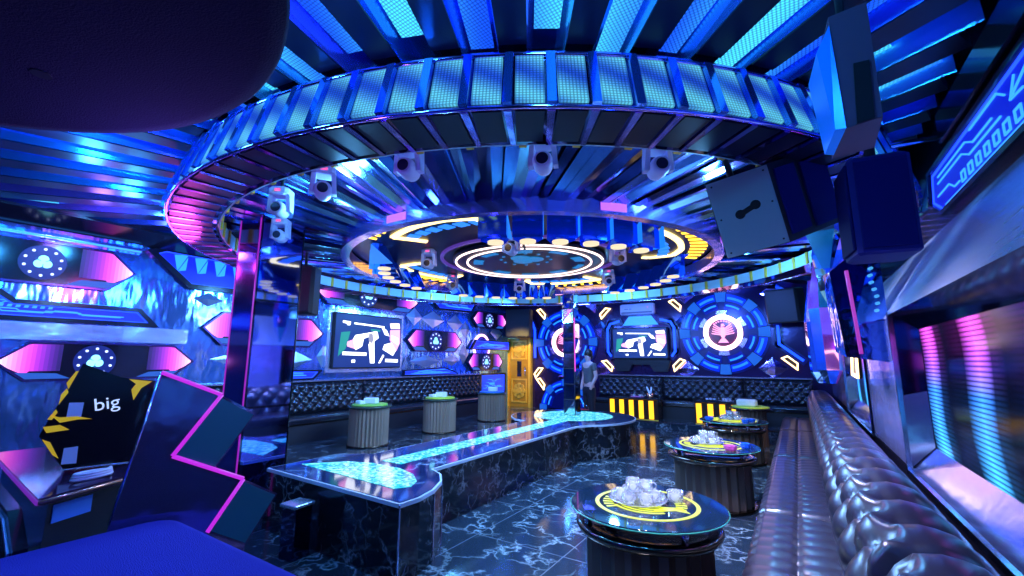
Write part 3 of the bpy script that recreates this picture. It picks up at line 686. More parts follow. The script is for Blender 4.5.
def round_table(x, y, label, rz=0.0):
    t = thing('round_table', label, 'table', (x, y, 0), rz, 'round glass tables by the right sofa')
    n = 64
    mb = MB(); mb.lathe([(0.37, 0.0), (0.37, 0.44)], 48, flute=0.07); mb.build('fluted_drum', pm('drum_dark', (0.15, 0.11, 0.09), 0.3, 0.45), t)
    mb = MB(); mb.lathe([(0.40, 0.0), (0.40, 0.03)], 48); mb.build('foot_ring', BRONZE, t)
    mb = MB(); mb.lathe([(0.38, 0.44), (0.42, 0.445), (0.43, 0.47), (0.42, 0.49), (0.36, 0.49), (0.34, 0.465), (0.001, 0.465)], 56, cap=False); mb.build('drum_rim', pm('rim_dark', (0.16, 0.13, 0.10), 0.15, 0.95), t)
    for k in range(4):
        a = k*pi/2+0.5; mb = MB(); mb.lathe([(0.022, 0.49), (0.022, 0.562)], 14, 0.385*cos(a), 0.385*sin(a)); mb.build('post', SILVER, t)
    mb = MB(); mb.lathe([(0.440, 0.562), (0.46, 0.567), (0.46, 0.577), (0.455, 0.582)], 72); top = mb.build('glass_top', pm('table_glass', (0.010, 0.03, 0.06), 0.05, 0.0, trans=0.35, spec=0.9), t)
    mb = MB(); mb.tube([(0.461*cos(a), 0.461*sin(a), 0.572) for a in [2*pi*k/72 for k in range(72)]], 0.004, 6, True); mb.build('glass_edge', pm('green_glass_edge', (0.05, 0.35, 0.25), 0.1, 0.0), top)
    e = MB(); zz0, zz1 = 0.5825, 0.584
    e.zsector(0.285, 0.31, 0, 2*pi, zz0, zz1, n=56)
    # a winged shape of curved feathers
    for k in range(5):
        r = 0.055+k*0.035
        e.zsector(r, r+0.018, radians(195+k*3), radians(330-k*8), zz0, zz1, n=10, cy=0.02)
    for k in range(6):
        a = radians(150+k*11); e.zsector(0.20, 0.262, a, a+0.09, zz0, zz1, n=1)
    for k in range(5):
        a = radians(-22+k*11); e.zsector(0.17, 0.235, a, a+0.09, zz0, zz1, n=1)
    e.slab([(0.02, -0.16), (0.16, -0.10), (0.24, -0.13), (0.20, -0.04), (0.09, -0.05)], zz0, zz1)
    e.slab([(-0.03, 0.10), (0.05, 0.12), (0.03, 0.2), (-0.05, 0.16)], zz0, zz1)
    e.build('printed_emblem', E_LIME, top)
    return t
ZT = 0.584
T1, T2, T3 = (-0.86, 2.87), (-0.85, 5.18), (-0.89, 7.45)
round_table(*T1, 'round glass table with yellow emblem nearest the camera', 0.3)
round_table(*T2, 'round glass table with yellow emblem, second along the sofa', 0.5)
round_table(*T3, 'round glass table with blue ashtrays, third along the sofa', 0.1)
# mugs piled on trays
def tray(x, y, z, r, label, mat=GLASS):
    mb = MB(); mb.lathe([(r*0.85, 0), (r, 0.018), (r-0.006, 0.020), (r*0.83, 0.006), (0.001, 0.006)], 28, cap=False); mb.lathe([(r*0.85, 0), (0.001, 0)], 28, cap=False)
    o = mb.build('tray', mat); o.location = (x, y, z); return tag(o, label, 'tray')
def pile(x, y, z, rows, g, where, sc=1.0, rz=0.0):
    for level, pts in enumerate(rows):
        for (dx, dy) in pts:
            out = atan2(dy, dx) if hypot(dx, dy) > 0.01 else 0.3+pi/6
            mug((x+dx, y+dy, z+level*0.0575*sc), out, 'clear glass mug %s' % where[min(level, len(where)-1)], g+', '+('lower' if level == 0 else 'upper')+' layer', sc)
hexa = [(0, 0)]+[(0.099*cos(pi/3*k+.3), 0.099*sin(pi/3*k+.3)) for k in range(6)]
tri = [(0.052*cos(2*pi/3*k+.3), 0.052*sin(2*pi/3*k+.3)) for k in range(3)]
c1 = (T1[0]-0.06, T1[1]+0.02)
tray(c1[0], c1[1], ZT, 0.18, 'clear round glass tray under the mugs on the nearest table')
pile(c1[0], c1[1], ZT+0.0065, [hexa, tri], 'mugs on the nearest table', ['in the bottom layer on the nearest table tray', 'in the top layer on the nearest table tray'])
mb = MB(); mb.lathe([(0.038, 0), (0.045, 0.005), (0.050, 0.07), (0.047, 0.07), (0.042, 0.012), (0.001, 0.012)], 20, cap=False); o = mb.build('ice_bowl', GLASS); o.location = (T1[0]+0.15, T1[1]+0.10, ZT+0.001); tag(o, 'frosted glass tumbler standing alone right of the mugs on the nearest table', 'glass')
c2 = (T2[0]-0.05, T2[1]+0.06)
tray(c2[0], c2[1], ZT, 0.18, 'clear round glass tray under the mugs on the second table')
pile(c2[0], c2[1], ZT+0.0065, [hexa, tri], 'mugs on the second table', ['in the bottom layer on the second table tray', 'in the top layer on the second table tray'])
c3 = (T3[0]-0.02, T3[1]+0.04)
tray(c3[0], c3[1], ZT, 0.18, 'clear round glass tray under the mugs on the third table')
pile(c3[0], c3[1], ZT+0.0065, [hexa, tri], 'mugs on the third table', ['in the bottom layer on the third table tray', 'in the top layer on the third table tray'])
def ashtray(x, y, z, label, mat=BLUEGLASS, r=0.06):
    mb = MB(); n = 16
    mb.lathe([(r*0.8, 0), (r, 0.02), (r*1.05, 0.05), (r*0.85, 0.052), (r*0.7, 0.02), (0.001, 0.018)], n, cap=False, flute=0.08); mb.lathe([(r*0.8, 0), (0.001, 0)], n, cap=False)
    o = mb.build('ashtray', mat); o.location = (x, y, z); return tag(o, label, 'ashtray')
PINKGLASS = pm('pink_glass', (0.9, 0.2, 0.6), 0.1, trans=0.5, spec=0.8)
ashtray(T3[0]-0.29, T3[1]-0.22, ZT, 'blue glass ashtray on the left edge of the third table')
ashtray(T3[0]+0.24, T3[1]-0.16, ZT, 'blue glass ashtray on the right edge of the third table', r=0.07)
ashtray(T3[0]+0.20, T3[1]-0.34, ZT, 'small blue glass ashtray low on the right front edge of the third table', r=0.05)
ashtray(T2[0]+0.22, T2[1]-0.26, ZT, 'pink glass ashtray on the right front of the second table', PINKGLASS, 0.06)
ashtray(T2[0]+0.33, T2[1]-0.05, ZT, 'blue and white glass ashtray on the right edge of the second table', r=0.05)

# fluted drum tables along the left bench
def drum_table(x, y, label, boxes, mat_label):
    t = thing('drum_table', label, 'table', (x, y, 0.15), 0, 'fluted bronze drum tables by the left bench')
    mb = MB(); mb.lathe([(0.30, 0.0), (0.30, 0.56)], 64, flute=0.07); mb.build('fluted_drum', pm('fluted_bronze', (0.50, 0.38, 0.28), 0.3, 0.6), t)
    mb = MB(); mb.lathe([(0.315, 0.0), (0.315, 0.025)], 48); mb.build('foot_ring', BRONZE, t)
    mb = MB(); mb.lathe([(0.31, 0.56), (0.335, 0.575), (0.335, 0.60)], 48); mb.build('table_top', pm('drum_top', (0.05, 0.08, 0.06), 0.08), t)
    return t
D = [(-5.70, 4.74), (-5.66, 6.32), (-5.76, 8.12)]
for k, (x, y) in enumerate(D):
    drum_table(x, y, ['fluted bronze drum table before the television wall, nearest of the left bench tables', 'fluted bronze drum table with bright green mat, middle of the left bench', 'fluted bronze drum table nearest the gold door'][k], 0, 0)
    mb = MB(); mb.lathe([(0.27, 0), (0.275, 0.008), (0.26, 0.02), (0.2, 0.024)], 36); o = mb.build('round_mat', [pm('green_mat', (0.25, 0.55, 0.06), 0.4), pm('lime_mat', (0.55, 0.8, 0.05), 0.4), pm('blue_mat', (0.05, 0.25, 0.8), 0.4)][k]); o.location = (x, y, 0.751)
    tag(o, ['green round mat on the nearest drum table', 'lime green round mat on the middle drum table', 'blue round mat on the drum table by the door'][k], 'mat')
    mb = MB(); mb.bevel_box(-0.10, 0.10, -0.07, 0.07, 0, 0.085, 0.015); o = mb.build('tissue_box', pm('white_card', (0.8, 0.85, 0.8), 0.5)); o.location = (x+0.03, y, 0.776); o.rotation_euler = (0, 0, 0.5)
    tag(o, 'white tissue box on the ' + ['nearest drum table', 'middle drum table', 'drum table by the gold door'][k], 'box')
    if k < 2:
        mb = MB(); mb.bevel_box(-0.06, 0.06, -0.05, 0.05, 0, 0.05, 0.012); o = mb.build('folded_towel', pm('white_towel', (0.75, 0.8, 0.85), 0.9)); o.location = (x-0.06, y-0.14, 0.776)
        tag(o, 'small white folded towel on the ' + ['nearest', 'middle'][k]+' drum table', 'towel')

# gold slatted tables at the back
def gold_table(x0, x1, y0, y1, nstrip, label):
    t = thing('gold_slat_table', label, 'table', ((x0+x1)/2, (y0+y1)/2, 0.15), 0, 'black box tables with gold lit slats at the back')
    wx, wy = (x1-x0)/2, (y1-y0)/2
    mb = MB(); mb.box(-wx, wx, -wy, wy, 0, 0.44); mb.build('table_body', pm('brown_gloss', (0.05, 0.025, 0.015), 0.15), t)
    p = 2*wx/nstrip
    for k in range(nstrip):
        mb = MB(); mb.box(-wx+p*(k+0.12), -wx+p*(k+0.58), -wy-0.012, -wy+0.005, 0.03, 0.42); mb.build('gold_light_slat', E_AMBER, t)
    mb = MB(); mb.box(-wx+0.0, wx, -wy-0.02, -wy, 0.0, 0.02); mb.build('foot_rail', GOLDMETAL, t)
    mb = MB(); mb.bevel_box(-wx-0.03, wx+0.03, -wy-0.03, wy+0.03, 0.44, 0.475, 0.015); mb.build('table_top', DARK, t)
    return t
gold_table(-3.77, -2.66, 10.02, 10.40, 5, 'black table with five gold lit slats below the back television')
gold_table(-1.90, -0.78, 10.02, 10.40, 5, 'black table with gold lit slats behind the round tables')
ZG = 0.626
tray(-3.15, 10.16, ZG, 0.165, 'pink tray on the gold slat table below the television', pm('pink_tray', (0.7, 0.15, 0.5), 0.3))
for k, (dx, dy) in enumerate(((-0.07, 0), (0.07, 0.0))):
    mug((-3.15+dx, 10.16+dy, ZG+0.0065), atan2(dy, dx), 'clear glass mug on the pink tray below the back television', 'mugs on the pink tray', 1.0)
bk = thing('ice_bucket', 'copper ice bucket with white tongs on the gold slat table', 'bucket', (-2.86, 10.18, ZG))
mb = MB(); mb.lathe([(0.055, 0), (0.075, 0.10), (0.07, 0.10), (0.05, 0.01), (0.001, 0.01)], 20, cap=False); mb.build('bucket_body', pm('copper', (0.85, 0.42, 0.22), 0.2, 1.0), bk)
for s_ in (-1, 1):
    mb = MB(); mb.tube([(0.0, 0.0, 0.02), (s_*0.02, 0, 0.12), (s_*0.05-0.02, 0, 0.24)], [0.012, 0.02, 0.012], 8); mb.build('tong', pm('white_plastic', (0.8, 0.82, 0.9), 0.3), bk)
tray(-1.30, 10.18, ZG, 0.16, 'clear tray of mugs on the back table at the right of the gold slats')
for k, (dx, dy) in enumerate([(-0.05, 0), (0.05, 0.0), (0.0, 0.08), (0.0, -0.08)]):
    mug((-1.30+dx, 10.18+dy, ZG+0.0065), k, 'clear glass mug on the right hand tray on the back table', 'mugs on the back table tray', 1.0)
tray(-1.62, 10.2, ZG, 0.11, 'dark tray on the left of the back table', BRONZE)
for k in range(3):
    mug((-1.66+0.07*k-0.02, 10.2, ZG+0.0065), k, 'clear glass mug on the dark tray on the back table', 'mugs on the dark tray', 0.8)

drumb = thing('cloth_table', 'small round table with a lime green mat in front of the back right bench', 'table', (-0.78, 9.05, 0.0))
mb = MB(); mb.lathe([(0.24, 0), (0.24, 0.60)], 48, flute=0.06); mb.build('fluted_drum', pm('drum_dark', (0, 0, 0)), drumb)
mb = MB(); mb.lathe([(0.30, 0.60), (0.34, 0.61), (0.34, 0.635)], 40); mb.build('table_top', DARK, drumb)
mb = MB(); mb.lathe([(0.30, 0), (0.30, 0.012), (0.27, 0.02)], 36); o = mb.build('round_mat', MATS['lime_mat']); o.location = (-0.78, 9.05, 0.636); tag(o, 'lime green round mat on the table before the right end of the back bench', 'mat')
mb = MB(); mb.bevel_box(-0.16, 0.16, -0.12, 0.12, 0, 0.11, 0.03); o = mb.build('tissue_box', MATS['white_card']); o.location = (-0.83, 9.05, 0.657); tag(o, 'white tissue box on the lime green mat before the back bench', 'box')

# ------------------------------------------------------------------ wall light panels
def emblem(mb, cx, cz, r, y0, y1):
    for k in range(3):
        a = radians(90+k*120)
        mb.sector(0, r*0.36, 0, 2*pi, y0, y1, cx+r*0.30*cos(a), cz+r*0.30*sin(a), 14)
def dots(mb, cx, cz, r, y0, y1, n=10):
    for k in range(n):
        a = 2*pi*k/n+0.3; mb.sector(0, r*0.095, 0, 2*pi, y0, y1, cx+r*cos(a), cz+r*sin(a), 8)
def arrow_panel(wall, s0, s1, zc, h, label, roundel=None, left=True, right=True, er=0.15, so=0.0):
    """long black plaque with glowing arrow ends; s runs along the wall"""
    Ln = s1-s0; tip = min(0.30, Ln*0.14); pk = min(0.30, Ln*0.13)
    loc, rz = ((XL+so, s0, zc), pi/2) if wall == 'L' else ((s0, YB, zc), 0)
    t = thing('arrow_panel', label, 'wall light panel', loc, rz, 'black arrow shaped light panels with pink ends')
    hh = h/2
    outl = [(tip if left else 0, -hh), (Ln-tip if right else Ln, -hh)]+([(Ln, 0)] if right else [])+[(Ln-tip if right else Ln, hh), (tip if left else 0, hh)]+([(0, 0)] if left else [])
    mb = MB(); mb.plate(outl, -0.05, 0); mb.build('panel_body', DARK, t)
    mb = MB(); mb.frame(outl, 0.022, -0.07, -0.045); mb.build('panel_frame', pm('frame_violet', (0.12, 0.08, 0.3), 0.2, 0.9), t)
    for flag, sgn in ((left, 1), (right, -1)):
        if not flag: continue
        X = (lambda x: x) if sgn == 1 else (lambda x: Ln-x)
        ST0 = [((1.0, 0.50, 0.86), 1.5), ((1.0, 0.25, 0.78), 1.35), ((0.92, 0.08, 0.76), 1.2), ((0.55, 0.03, 0.85), 0.9), ((0.22, 0.02, 0.75), 0.6), ((0.07, 0.01, 0.4), 0.35)]  # the glow's fade from the tip inwards is stepped into strip colours
        STR = []
        for q_ in range(14):
            f = q_/13*5; i_ = min(int(f), 4); g = f-i_; STR.append((tuple(c0+(c1-c0)*g for c0, c1 in zip(ST0[i_][0], ST0[i_+1][0])), ST0[i_][1]+(ST0[i_+1][1]-ST0[i_][1])*g))
        mb = MB(); xs = [0.04+(tip+pk*1.1-0.04)*(q_/14) for q_ in range(15)]
        for k in range(14):
            x0, x1 = xs[k], xs[k+1]; h = lambda x: (hh-.03)*min(1, x/tip); lo = lambda x: -h(x)*(0.55 if x > tip else 0.8)
            mb.plate([(X(x0), lo(x0)), (X(x1), lo(x1)), (X(x1), h(x1)), (X(x0), h(x0))], -0.056, -0.05, k)
        mb.build('arrow_light', [em('arrow_fade_%d' % k, c, e) for k, (c, e) in enumerate(STR)], t)
        mb = MB(); mb.plate([(X(tip*0.6), -(hh-.03)*0.62), (X(tip+pk), -hh*0.60), (X(tip+pk*1.5), -hh+.03), (X(tip), -hh+.03)], -0.058, -0.05, 0)
        mb.build('lower_arrow_light', em('arrow_blue', (0.03, 0.16, 0.9), 0.5), t)
    if roundel is not None:
        cx = roundel-s0
        mb = MB(); mb.sector(0, er*1.28, 0, 2*pi, -0.056, -0.05, cx, 0, 28); r_ = mb.build('roundel', em('roundel_blue', (0.002, 0.02, 0.9), 0.18), t)
        mb = MB(); emblem(mb, cx, 0, er*0.80, -0.066, -0.056); [mb.sector(0.02, er*0.5, radians(30+120*q_)-.09, radians(30+120*q_)+.09, -0.0675, -0.066, cx, 0, 2, 1) for q_ in range(3)]; mb.build('lobed_emblem', [em('emblem_cyan', (0.22, 0.78, 1.0), 1.9), em('emblem_seam', (0.0, 0.15, 0.6), 0.6)], r_)
        mb = MB(); dots(mb, cx, 0, er, -0.064, -0.056); mb.build('light_dots', em('dot_white', (0.45, 0.55, 1.0), 2.2), r_)
    return t
arrow_panel('L', 0.15, 2.03, 2.52, 0.50, 'black arrow light panel high on the left wall, nearest the camera', 1.19)
arrow_panel('L', 0.95, 2.79, 1.42, 0.44, 'black arrow light panel low on the left wall behind the booth', 1.76)
arrow_panel('L', 2.84, 4.76, 1.90, 0.50, 'black arrow light panel crossed by the mirrored pillar', 3.75)
arrow_panel('L', 4.50, 7.06, 2.70, 0.52, 'black arrow light panel above the left television', 5.69, er=0.17)
arrow_panel('L', 6.75, 8.61, 1.88, 0.50, 'black arrow light panel right of the left television', 7.66, er=0.17)
arrow_panel('L', 8.99, 10.60, 2.52, 0.44, 'black arrow light panel high on the left wall beside the door speaker', 9.75, er=0.15, so=0.034)
arrow_panel('L', 8.82, 10.40, 1.40, 0.46, 'black arrow light panel low on the left wall beside the gold door', 9.62, er=0.15, so=0.034)

def circuit_lines(mb, pts, y0, y1, seed, wd=0.012):
    rnd = random.Random(seed); xs = [p[0] for p in pts]; zs = [p[1] for p in pts]; x0, x1, z0, z1 = min(xs), max(xs), min(zs), max(zs)
    L_, H = x1-x0, z1-z0
    for k in range(4):
        z = z0+H*(0.25+0.16*k); x = x0+L_*(0.12+0.06*k); p = [(x, z)]
        while x < x1-L_*0.22:
            dx = L_*rnd.uniform(0.06, 0.16); x += dx; p.append((x, z))
            s_ = rnd.choice((-1, 1))*H*0.10
            if z0+H*0.15 < z+s_ < z1-H*0.15 and x < x1-L_*0.3: x += abs(s_)*1.2; z += s_; p.append((x, z))
        mb.ribbon(p, wd, y0, y1)
    for k in range(7):
        x = x0+L_*(0.38+0.03*k); s_ = L_*0.008
        mb.plate([(x-s_, z0+H*.42), (x+s_, z0+H*.42), (x+s_*1.5, z0+H*.55), (x-s_*.5, z0+H*.55)], y0, y1)
def circuit_panel(wall, pts, label, seed=1, depth=0.07, flakes=False, fr=0.05, deep=E_DEEP, loc=None, rz=None, wd=0.012, so=0.0):
    s0 = min(p[0] for p in pts); z0 = min(p[1] for p in pts)
    if wall == 'L': loc, rz, q = (XL+so, s0, z0), pi/2, [(a-s0, b-z0) for a, b in pts]
    elif wall == 'B': loc, rz, q = (s0, YB, z0), 0, [(a-s0, b-z0) for a, b in pts]
    else:
        s1 = max(p[0] for p in pts); loc, rz, q = (loc, s1, z0), -pi/2, [(s1-a, b-z0) for a, b in pts]
    t = thing('circuit_panel', label, 'wall light panel', loc, rz, 'blue circuit patterned light panels')
    mb = MB(); mb.plate(inset(q, fr*0.9), -depth*0.5, 0); mb.build('lit_face', deep, t)
    mb = MB(); mb.frame(q, fr, -depth, 0); mb.build('panel_frame', pm('panel_black', (0.012, 0.012, 0.03), 0.2), t)
    mb = MB(); mb.frame(inset(q, fr), 0.012, -depth*0.65, -depth*0.5); mb.build('edge_light', E_BLUE, t)
    mb = MB()
    if flakes:
        xs = [a for a, b in q]; zs = [b for a, b in q]; x0, x1, za, zb = min(xs), max(xs), min(zs), max(zs)
        n = 6
        for k in range(n):
            x = x0+(x1-x0)*(0.14+0.11*k); h = (zb-za)
            mb.plate([(x, za+h*.82), (x+.16, za+h*.86), (x+.05, za+h*.42)], -depth*0.62, -depth*0.5)
            mb.plate([(x+.16, za+h*.80), (x+.15, za+h*.46), (x+.06, za+h*.42)], -depth*0.60, -depth*0.5)
        mb.build('light_flakes', em('flake_blue', (0.02, 0.25, 1.0), 1.5), t)
    else:
        if wd: circuit_lines(mb, inset(q, fr), -depth*0.60, -depth*0.5, seed, wd)
        if wd: mb.build('circuit_lines', em('circuit_line', (0.02, 0.18, 1.0), 2.0), t)
    return t
circuit_panel('L', [(0.1, 1.86), (2.34, 1.86), (2.12, 2.09), (1.04, 2.09), (0.92, 2.18), (0.1, 2.18)], 'long blue circuit panel on the left wall between the two nearest arrow panels', 3)
circuit_panel('L', [(2.62, 2.42), (4.35, 2.44), (4.35, 2.94), (2.30, 2.96), (2.10, 2.86)], 'blue hexagon panel with bright flakes high behind the mirrored pillar', 4, flakes=True, fr=0.07)
circuit_panel('L', [(7.73, 2.62), (8.99, 2.66), (9.32, 3.08), (7.14, 3.04)], 'plain blue hexagon panel under the far left of the ceiling ring', 5, flakes=False)
circuit_panel('L', [(3.3, 1.11), (4.62, 1.11), (4.78, 1.27), (3.3, 1.30)], 'low blue circuit strip above the bench left of the television', 6, fr=0.03)
circuit_panel('L', [(6.70, 1.11), (8.50, 1.11), (8.30, 1.20), (8.0, 1.28), (6.70, 1.24)], 'low blue circuit strip above the bench right of the television', 7, fr=0.03)
circuit_panel('L', [(8.95, 1.72), (10.75, 1.72), (10.75, 1.98), (9.15, 1.98)], 'blue circuit strip crossing the pink lit ring by the door', 8, fr=0.03, so=0.034)
circuit_panel('L', [(9.40, 0.55), (10.6, 0.55), (10.6, 1.10), (9.40, 1.10)], 'blue lit cabinet front at the end of the left bench', 9, deep=em('cabinet_blue', (0.01, 0.06, 0.9), 0.8))
# chrome ledges and facets on the left wall
for nm, (s0, s1, z0, z1, d) in {'a': (0.1, 2.66, 1.655, 1.845, 0.10), }.items():
    mb = MB(); mb.box(XL, XL+d, s0, s1, z0, z1); o = mb.build('chrome_ledge', CHROME)
    tag(o, {'a': 'wide rippled chrome ledge under the long blue circuit panel', 'b': 'thin chrome ledge under the highest near arrow panel', 'c': 'chrome sill under the left television', 'd': 'thin chrome rail above the left bench'}[nm], 'ledge')
mb = MB(); mb.prism([(0, 2.90), (0.10, 2.90), (0.42, 3.02), (0.42, 3.05), (0, 3.05)], lambda a, z: (XL+a, -1.2, z), lambda a, z: (XL+a, YB-0.2, z)); struct('trim_8', mb, DARK, 'black cornice along the top of the left wall')
sl = thing('strip_light', 'thin sky blue strip light above the highest near arrow panel', 'wall light', (XL, 0.4, 2.80), pi/2)
mb = MB(); mb.box(0, 1.65, -0.07, 0, 0, 0.035); mb.build('strip_body', CHROME, sl)
mb = MB(); mb.box(0.01, 1.64, -0.075, -0.07, 0.008, 0.027); mb.build('strip_lens', em('strip_sky', (0.03, 0.25, 1.0), 1.6), sl)
rnd = random.Random(3); mb = MB()
def facet(y, z, sy, sz, d):
    mb.add([(XL+.002, y-sy, z), (XL+.002, y, z-sz), (XL+.002, y+sy, z), (XL+.002, y, z+sz), (XL+d*0.4, y+rnd.uniform(-.05, .05), z+rnd.uniform(-.05, .05))], [(0, 1, 4), (1, 2, 4), (2, 3, 4), (3, 0, 4)])
for y, z, sy, sz in [(2.9, 2.3, .2, .10), (3.6, 2.3, .4, .12), (4.4, 2.3, .28, .12), (4.8, 1.5, .12, .2), (7.0, 2.4, .25, .2), (7.6, 2.38, .4, .2), (8.4, 2.35, .3, .22), (8.75, 1.6, .2, .25), (8.8, 2.2, .2, .25), (7.4, 1.42, .5, .14), (8.3, 1.45, .3, .14), (3.5, 1.45, .5, .14), (4.3, 1.45, .3, .13), (10.2, 2.2, .3, .2)]: facet(y, z, sy, sz, 0.10)
o = mb.build('trim_3', pm('facet_silver', (0.7, 0.78, 1.0), 0.3, 0.85), None); o['kind'] = 'structure'; o['label'] = 'faceted mirror trim on the left wall'

# pink ring on the far left wall
pr = thing('ring_light', 'pink white lit ring on the left wall beside the gold door', 'wall light', (XL+0.002, 9.5, 1.78), pi/2)
mb = MB(); mb.sector(0.30, 0.36, 0, 2*pi, -0.03, 0, n=40); mb.build('lit_circle', em('ring_pink', (1.0, 0.5, 0.75), 2.5), pr)
mb = MB(); mb.sector(0.0, 0.30, 0, 2*pi, -0.02, 0, n=32); mb.build('ring_plate', PURPLEMIRROR, pr)

# great wheels on the back wall
def wheel(x, z, R, label, a_from=0, a_to=360, hub=True):
    t = thing('wheel_light', label, 'wall light', (x, YB-0.002, z), 0, 'great blue light wheels on the back wall')
    full = a_to-a_from >= 360
    mb = MB(); mb.sector(0, R*1.02, radians(a_from), radians(a_to), -0.04, 0, n=48); mb.build('wheel_disc', pm('wheel_navy', (0.01, 0.015, 0.10), 0.25, 0.3, (0.0, 0.005, 0.5), 0.10), t)
    for k in range(8):
        c = 45*k+22.5
        if not full and not (a_from < c < a_to): continue
        mb = MB(); mb.sector(R*0.80, R*0.97, radians(c-14), radians(c+14), -0.09, -0.04, n=6); s_ = mb.build('rim_segment', pm('rim_blue', (0.01, 0.04, 0.6), 0.2, 0.3, (0.0, 0.03, 1.0), 0.45), t)
        mb = MB(); mb.sector(R*0.845, R*0.90, radians(c-12), radians(c+12), -0.10, -0.09, n=6); mb.build('segment_light', em('seg_blue', (0.008, 0.14, 1.0), 1.6), s_)
        mb = MB(); mb.sector(R*0.58, R*0.74, radians(c-16), radians(c+16), -0.08, -0.04, n=6); s2 = mb.build('inner_segment', pm('inner_blue', (0.008, 0.015, 0.22), 0.2, 0.3, (0.0, 0.01, 0.7), 0.2), t)
        mb = MB(); mb.sector(R*0.665, R*0.705, radians(c-13), radians(c+13), -0.09, -0.08, n=6); mb.build('segment_light', em('seg_sky', (0.01, 0.2, 1.0), 1.5), s2)
    for k in range(8):
        c = 45*k
        if not full and not (a_from <= c <= a_to): continue
        mb = MB(); mb.sector(R*0.78, R*1.02, radians(c-7), radians(c+7), -0.11, -0.04, n=3); mb.build('rim_block', em('block_cyan', (0.006, 0.14, 0.9), 0.6), t)
    if hub:
        for k in range(6):
            mb = MB(); mb.sector(R*0.445, R*0.56, radians(60*k+30-13), radians(60*k+30+13), -0.10, -0.04, n=4); mb.build('hub_tooth', pm('hub_silver', (0.55, 0.45, 0.85), 0.25, 0.8), t)
        mb = MB(); mb.sector(R*0.34, R*0.44, 0, 2*pi, -0.13, -0.04, n=44); mb.build('hub_ring_light', em('hub_ring', (1.0, 0.62, 0.66), 4.0), t)
        mb = MB(); mb.sector(0, R*0.34, 0, 2*pi, -0.07, -0.04, n=32); hb = mb.build('hub_plate', pm('hub_plum', (0.10, 0.01, 0.05), 0.2, 0.2), t)
        mb = MB(); q = R*0.34
        for sg in (-1, 1):
            for k in range(5):
                a = k*0.24; mb.plate([(sg*q*.08, q*(-.2+.10*k)), (sg*q*(.72-.03*k), q*(.02+.17*k-.1)), (sg*q*(.78-.05*k), q*(.10+.17*k-.1)), (sg*q*.10, q*(-.10+.10*k))], -0.085, -0.07)
        mb.plate([(-q*.12, q*.40), (q*.12, q*.40), (q*.14, -q*.25), (0, -q*.5), (-q*.14, -q*.25)], -0.09, -0.07)
        mb.plate([(-q*.10, q*.42), (q*.16, q*.50), (q*.08, q*.66), (-q*.08, q*.64)], -0.09, -0.07)
        mb.plate([(-q*.35, -q*.72), (q*.35, -q*.72), (q*.12, -q*.42), (-q*.12, -q*.42)], -0.085, -0.07)
        for k in range(7):
            a = radians(55+k*12); mb.sector(q*.80, q*.90, a, a+.12, -0.08, -0.07, n=1)
        mb.build('eagle_emblem', em('emblem_pink', (1.0, 0.30, 0.62), 1.6), hb)
    return t
wheel(-1.36, 2.07, 0.90, 'great blue light wheel with pink eagle hub in full view, right of the television')
wheel(-5.25, 1.93, 0.88, 'great blue light wheel behind the mirror column, left of the television')
wheel(-5.27, 0.18, 0.76, 'half blue light wheel near the floor behind the mirror column', 0, 180, False)
# gold trapezoid lights
def trapeze(x, z, ang, label, sc=1.0, flip=1):
    t = thing('gold_light', label, 'wall light', (x, YB, z), 0, 'gold edged trapezoid wall lights')
    P = [(-0.24, -0.07), (0.24, -0.07), (0.13, 0.09), (-0.17, 0.09)]
    c, s_ = cos(radians(ang)), sin(radians(ang)); q = [((c*a*flip-s_*b)*sc, (s_*a*flip+c*b)*sc) for a, b in P]
    mb = MB(); mb.plate(q, -0.05, 0); mb.build('light_body', pm('gold_dark', (0.12, 0.07, 0.04), 0.3, 0.8), t)
    mb = MB(); mb.frame(q, 0.028, -0.075, -0.045); mb.build('gold_edge_light', em('trap_gold', (1.0, 0.68, 0.30), 3.6), t)
for x, z, a, f, lab in [(-4.12, 2.68, 45, 1, 'above left of the back television'), (-2.34, 2.76, -45, 1, 'above right of the back television'), (-4.08, 1.34, -45, -1, 'below left of the back television'), (-2.36, 1.36, 45, -1, 'below right of the back television'),
                        (-0.12, 1.42, -42, 1, 'right of the eagle wheel, low'), (-5.98, 2.75, -48, 1, 'just right of the door speaker'), (-6.11, 1.13, 50, 1, 'right of the gold door, upper of the low pair'), (-6.02, 0.82, -50, 1, 'right of the gold door, lower of the low pair')]:
    trapeze(x, z, a, 'gold edged trapezoid light '+lab, 0.8, f)
# bracket shaped blue lights beside the television
def bracket(x, z, sg, label, R=0):
    t = thing('bracket_light', label, 'wall light', (x, YB-0.002, z), 0, 'blue bracket lights on the back wall')
    P = [(sg*0.30, 0.46), (sg*0.08, 0.40), (0, 0.26), (0, -0.30), (sg*0.07, -0.40)]
    mb = MB(); mb.ribbon(P, 0.17, -0.05, 0); mb.build('bracket_body', pm('bracket_navy', (0.008, 0.012, 0.14), 0.25), t)
    mb = MB(); mb.ribbon(P, 0.05, -0.07, -0.05); mb.build('bracket_light_line', em('bracket_blue', (0.006, 0.05, 1.0), 2.4), t)
bracket(-4.06, 1.97, 1, 'blue bracket light left of the back television'); bracket(-2.41, 1.97, -1, 'blue bracket light right of the back television')
t = thing('bracket_light', 'blue elbow light in the right corner of the back wall', 'wall light', (-0.2, YB-0.002, 1.75), 0, 'blue bracket lights on the back wall')
mb = MB(); P = [(-0.1, 0.42), (-0.1, 0.05), (0.28, -0.28)]; mb.ribbon(P, 0.16, -0.05, 0); mb.build('bracket_body', MATS['bracket_navy'], t); mb = MB(); mb.ribbon(P, 0.05, -0.07, -0.05); mb.build('bracket_light_line', MATS['bracket_blue'], t)
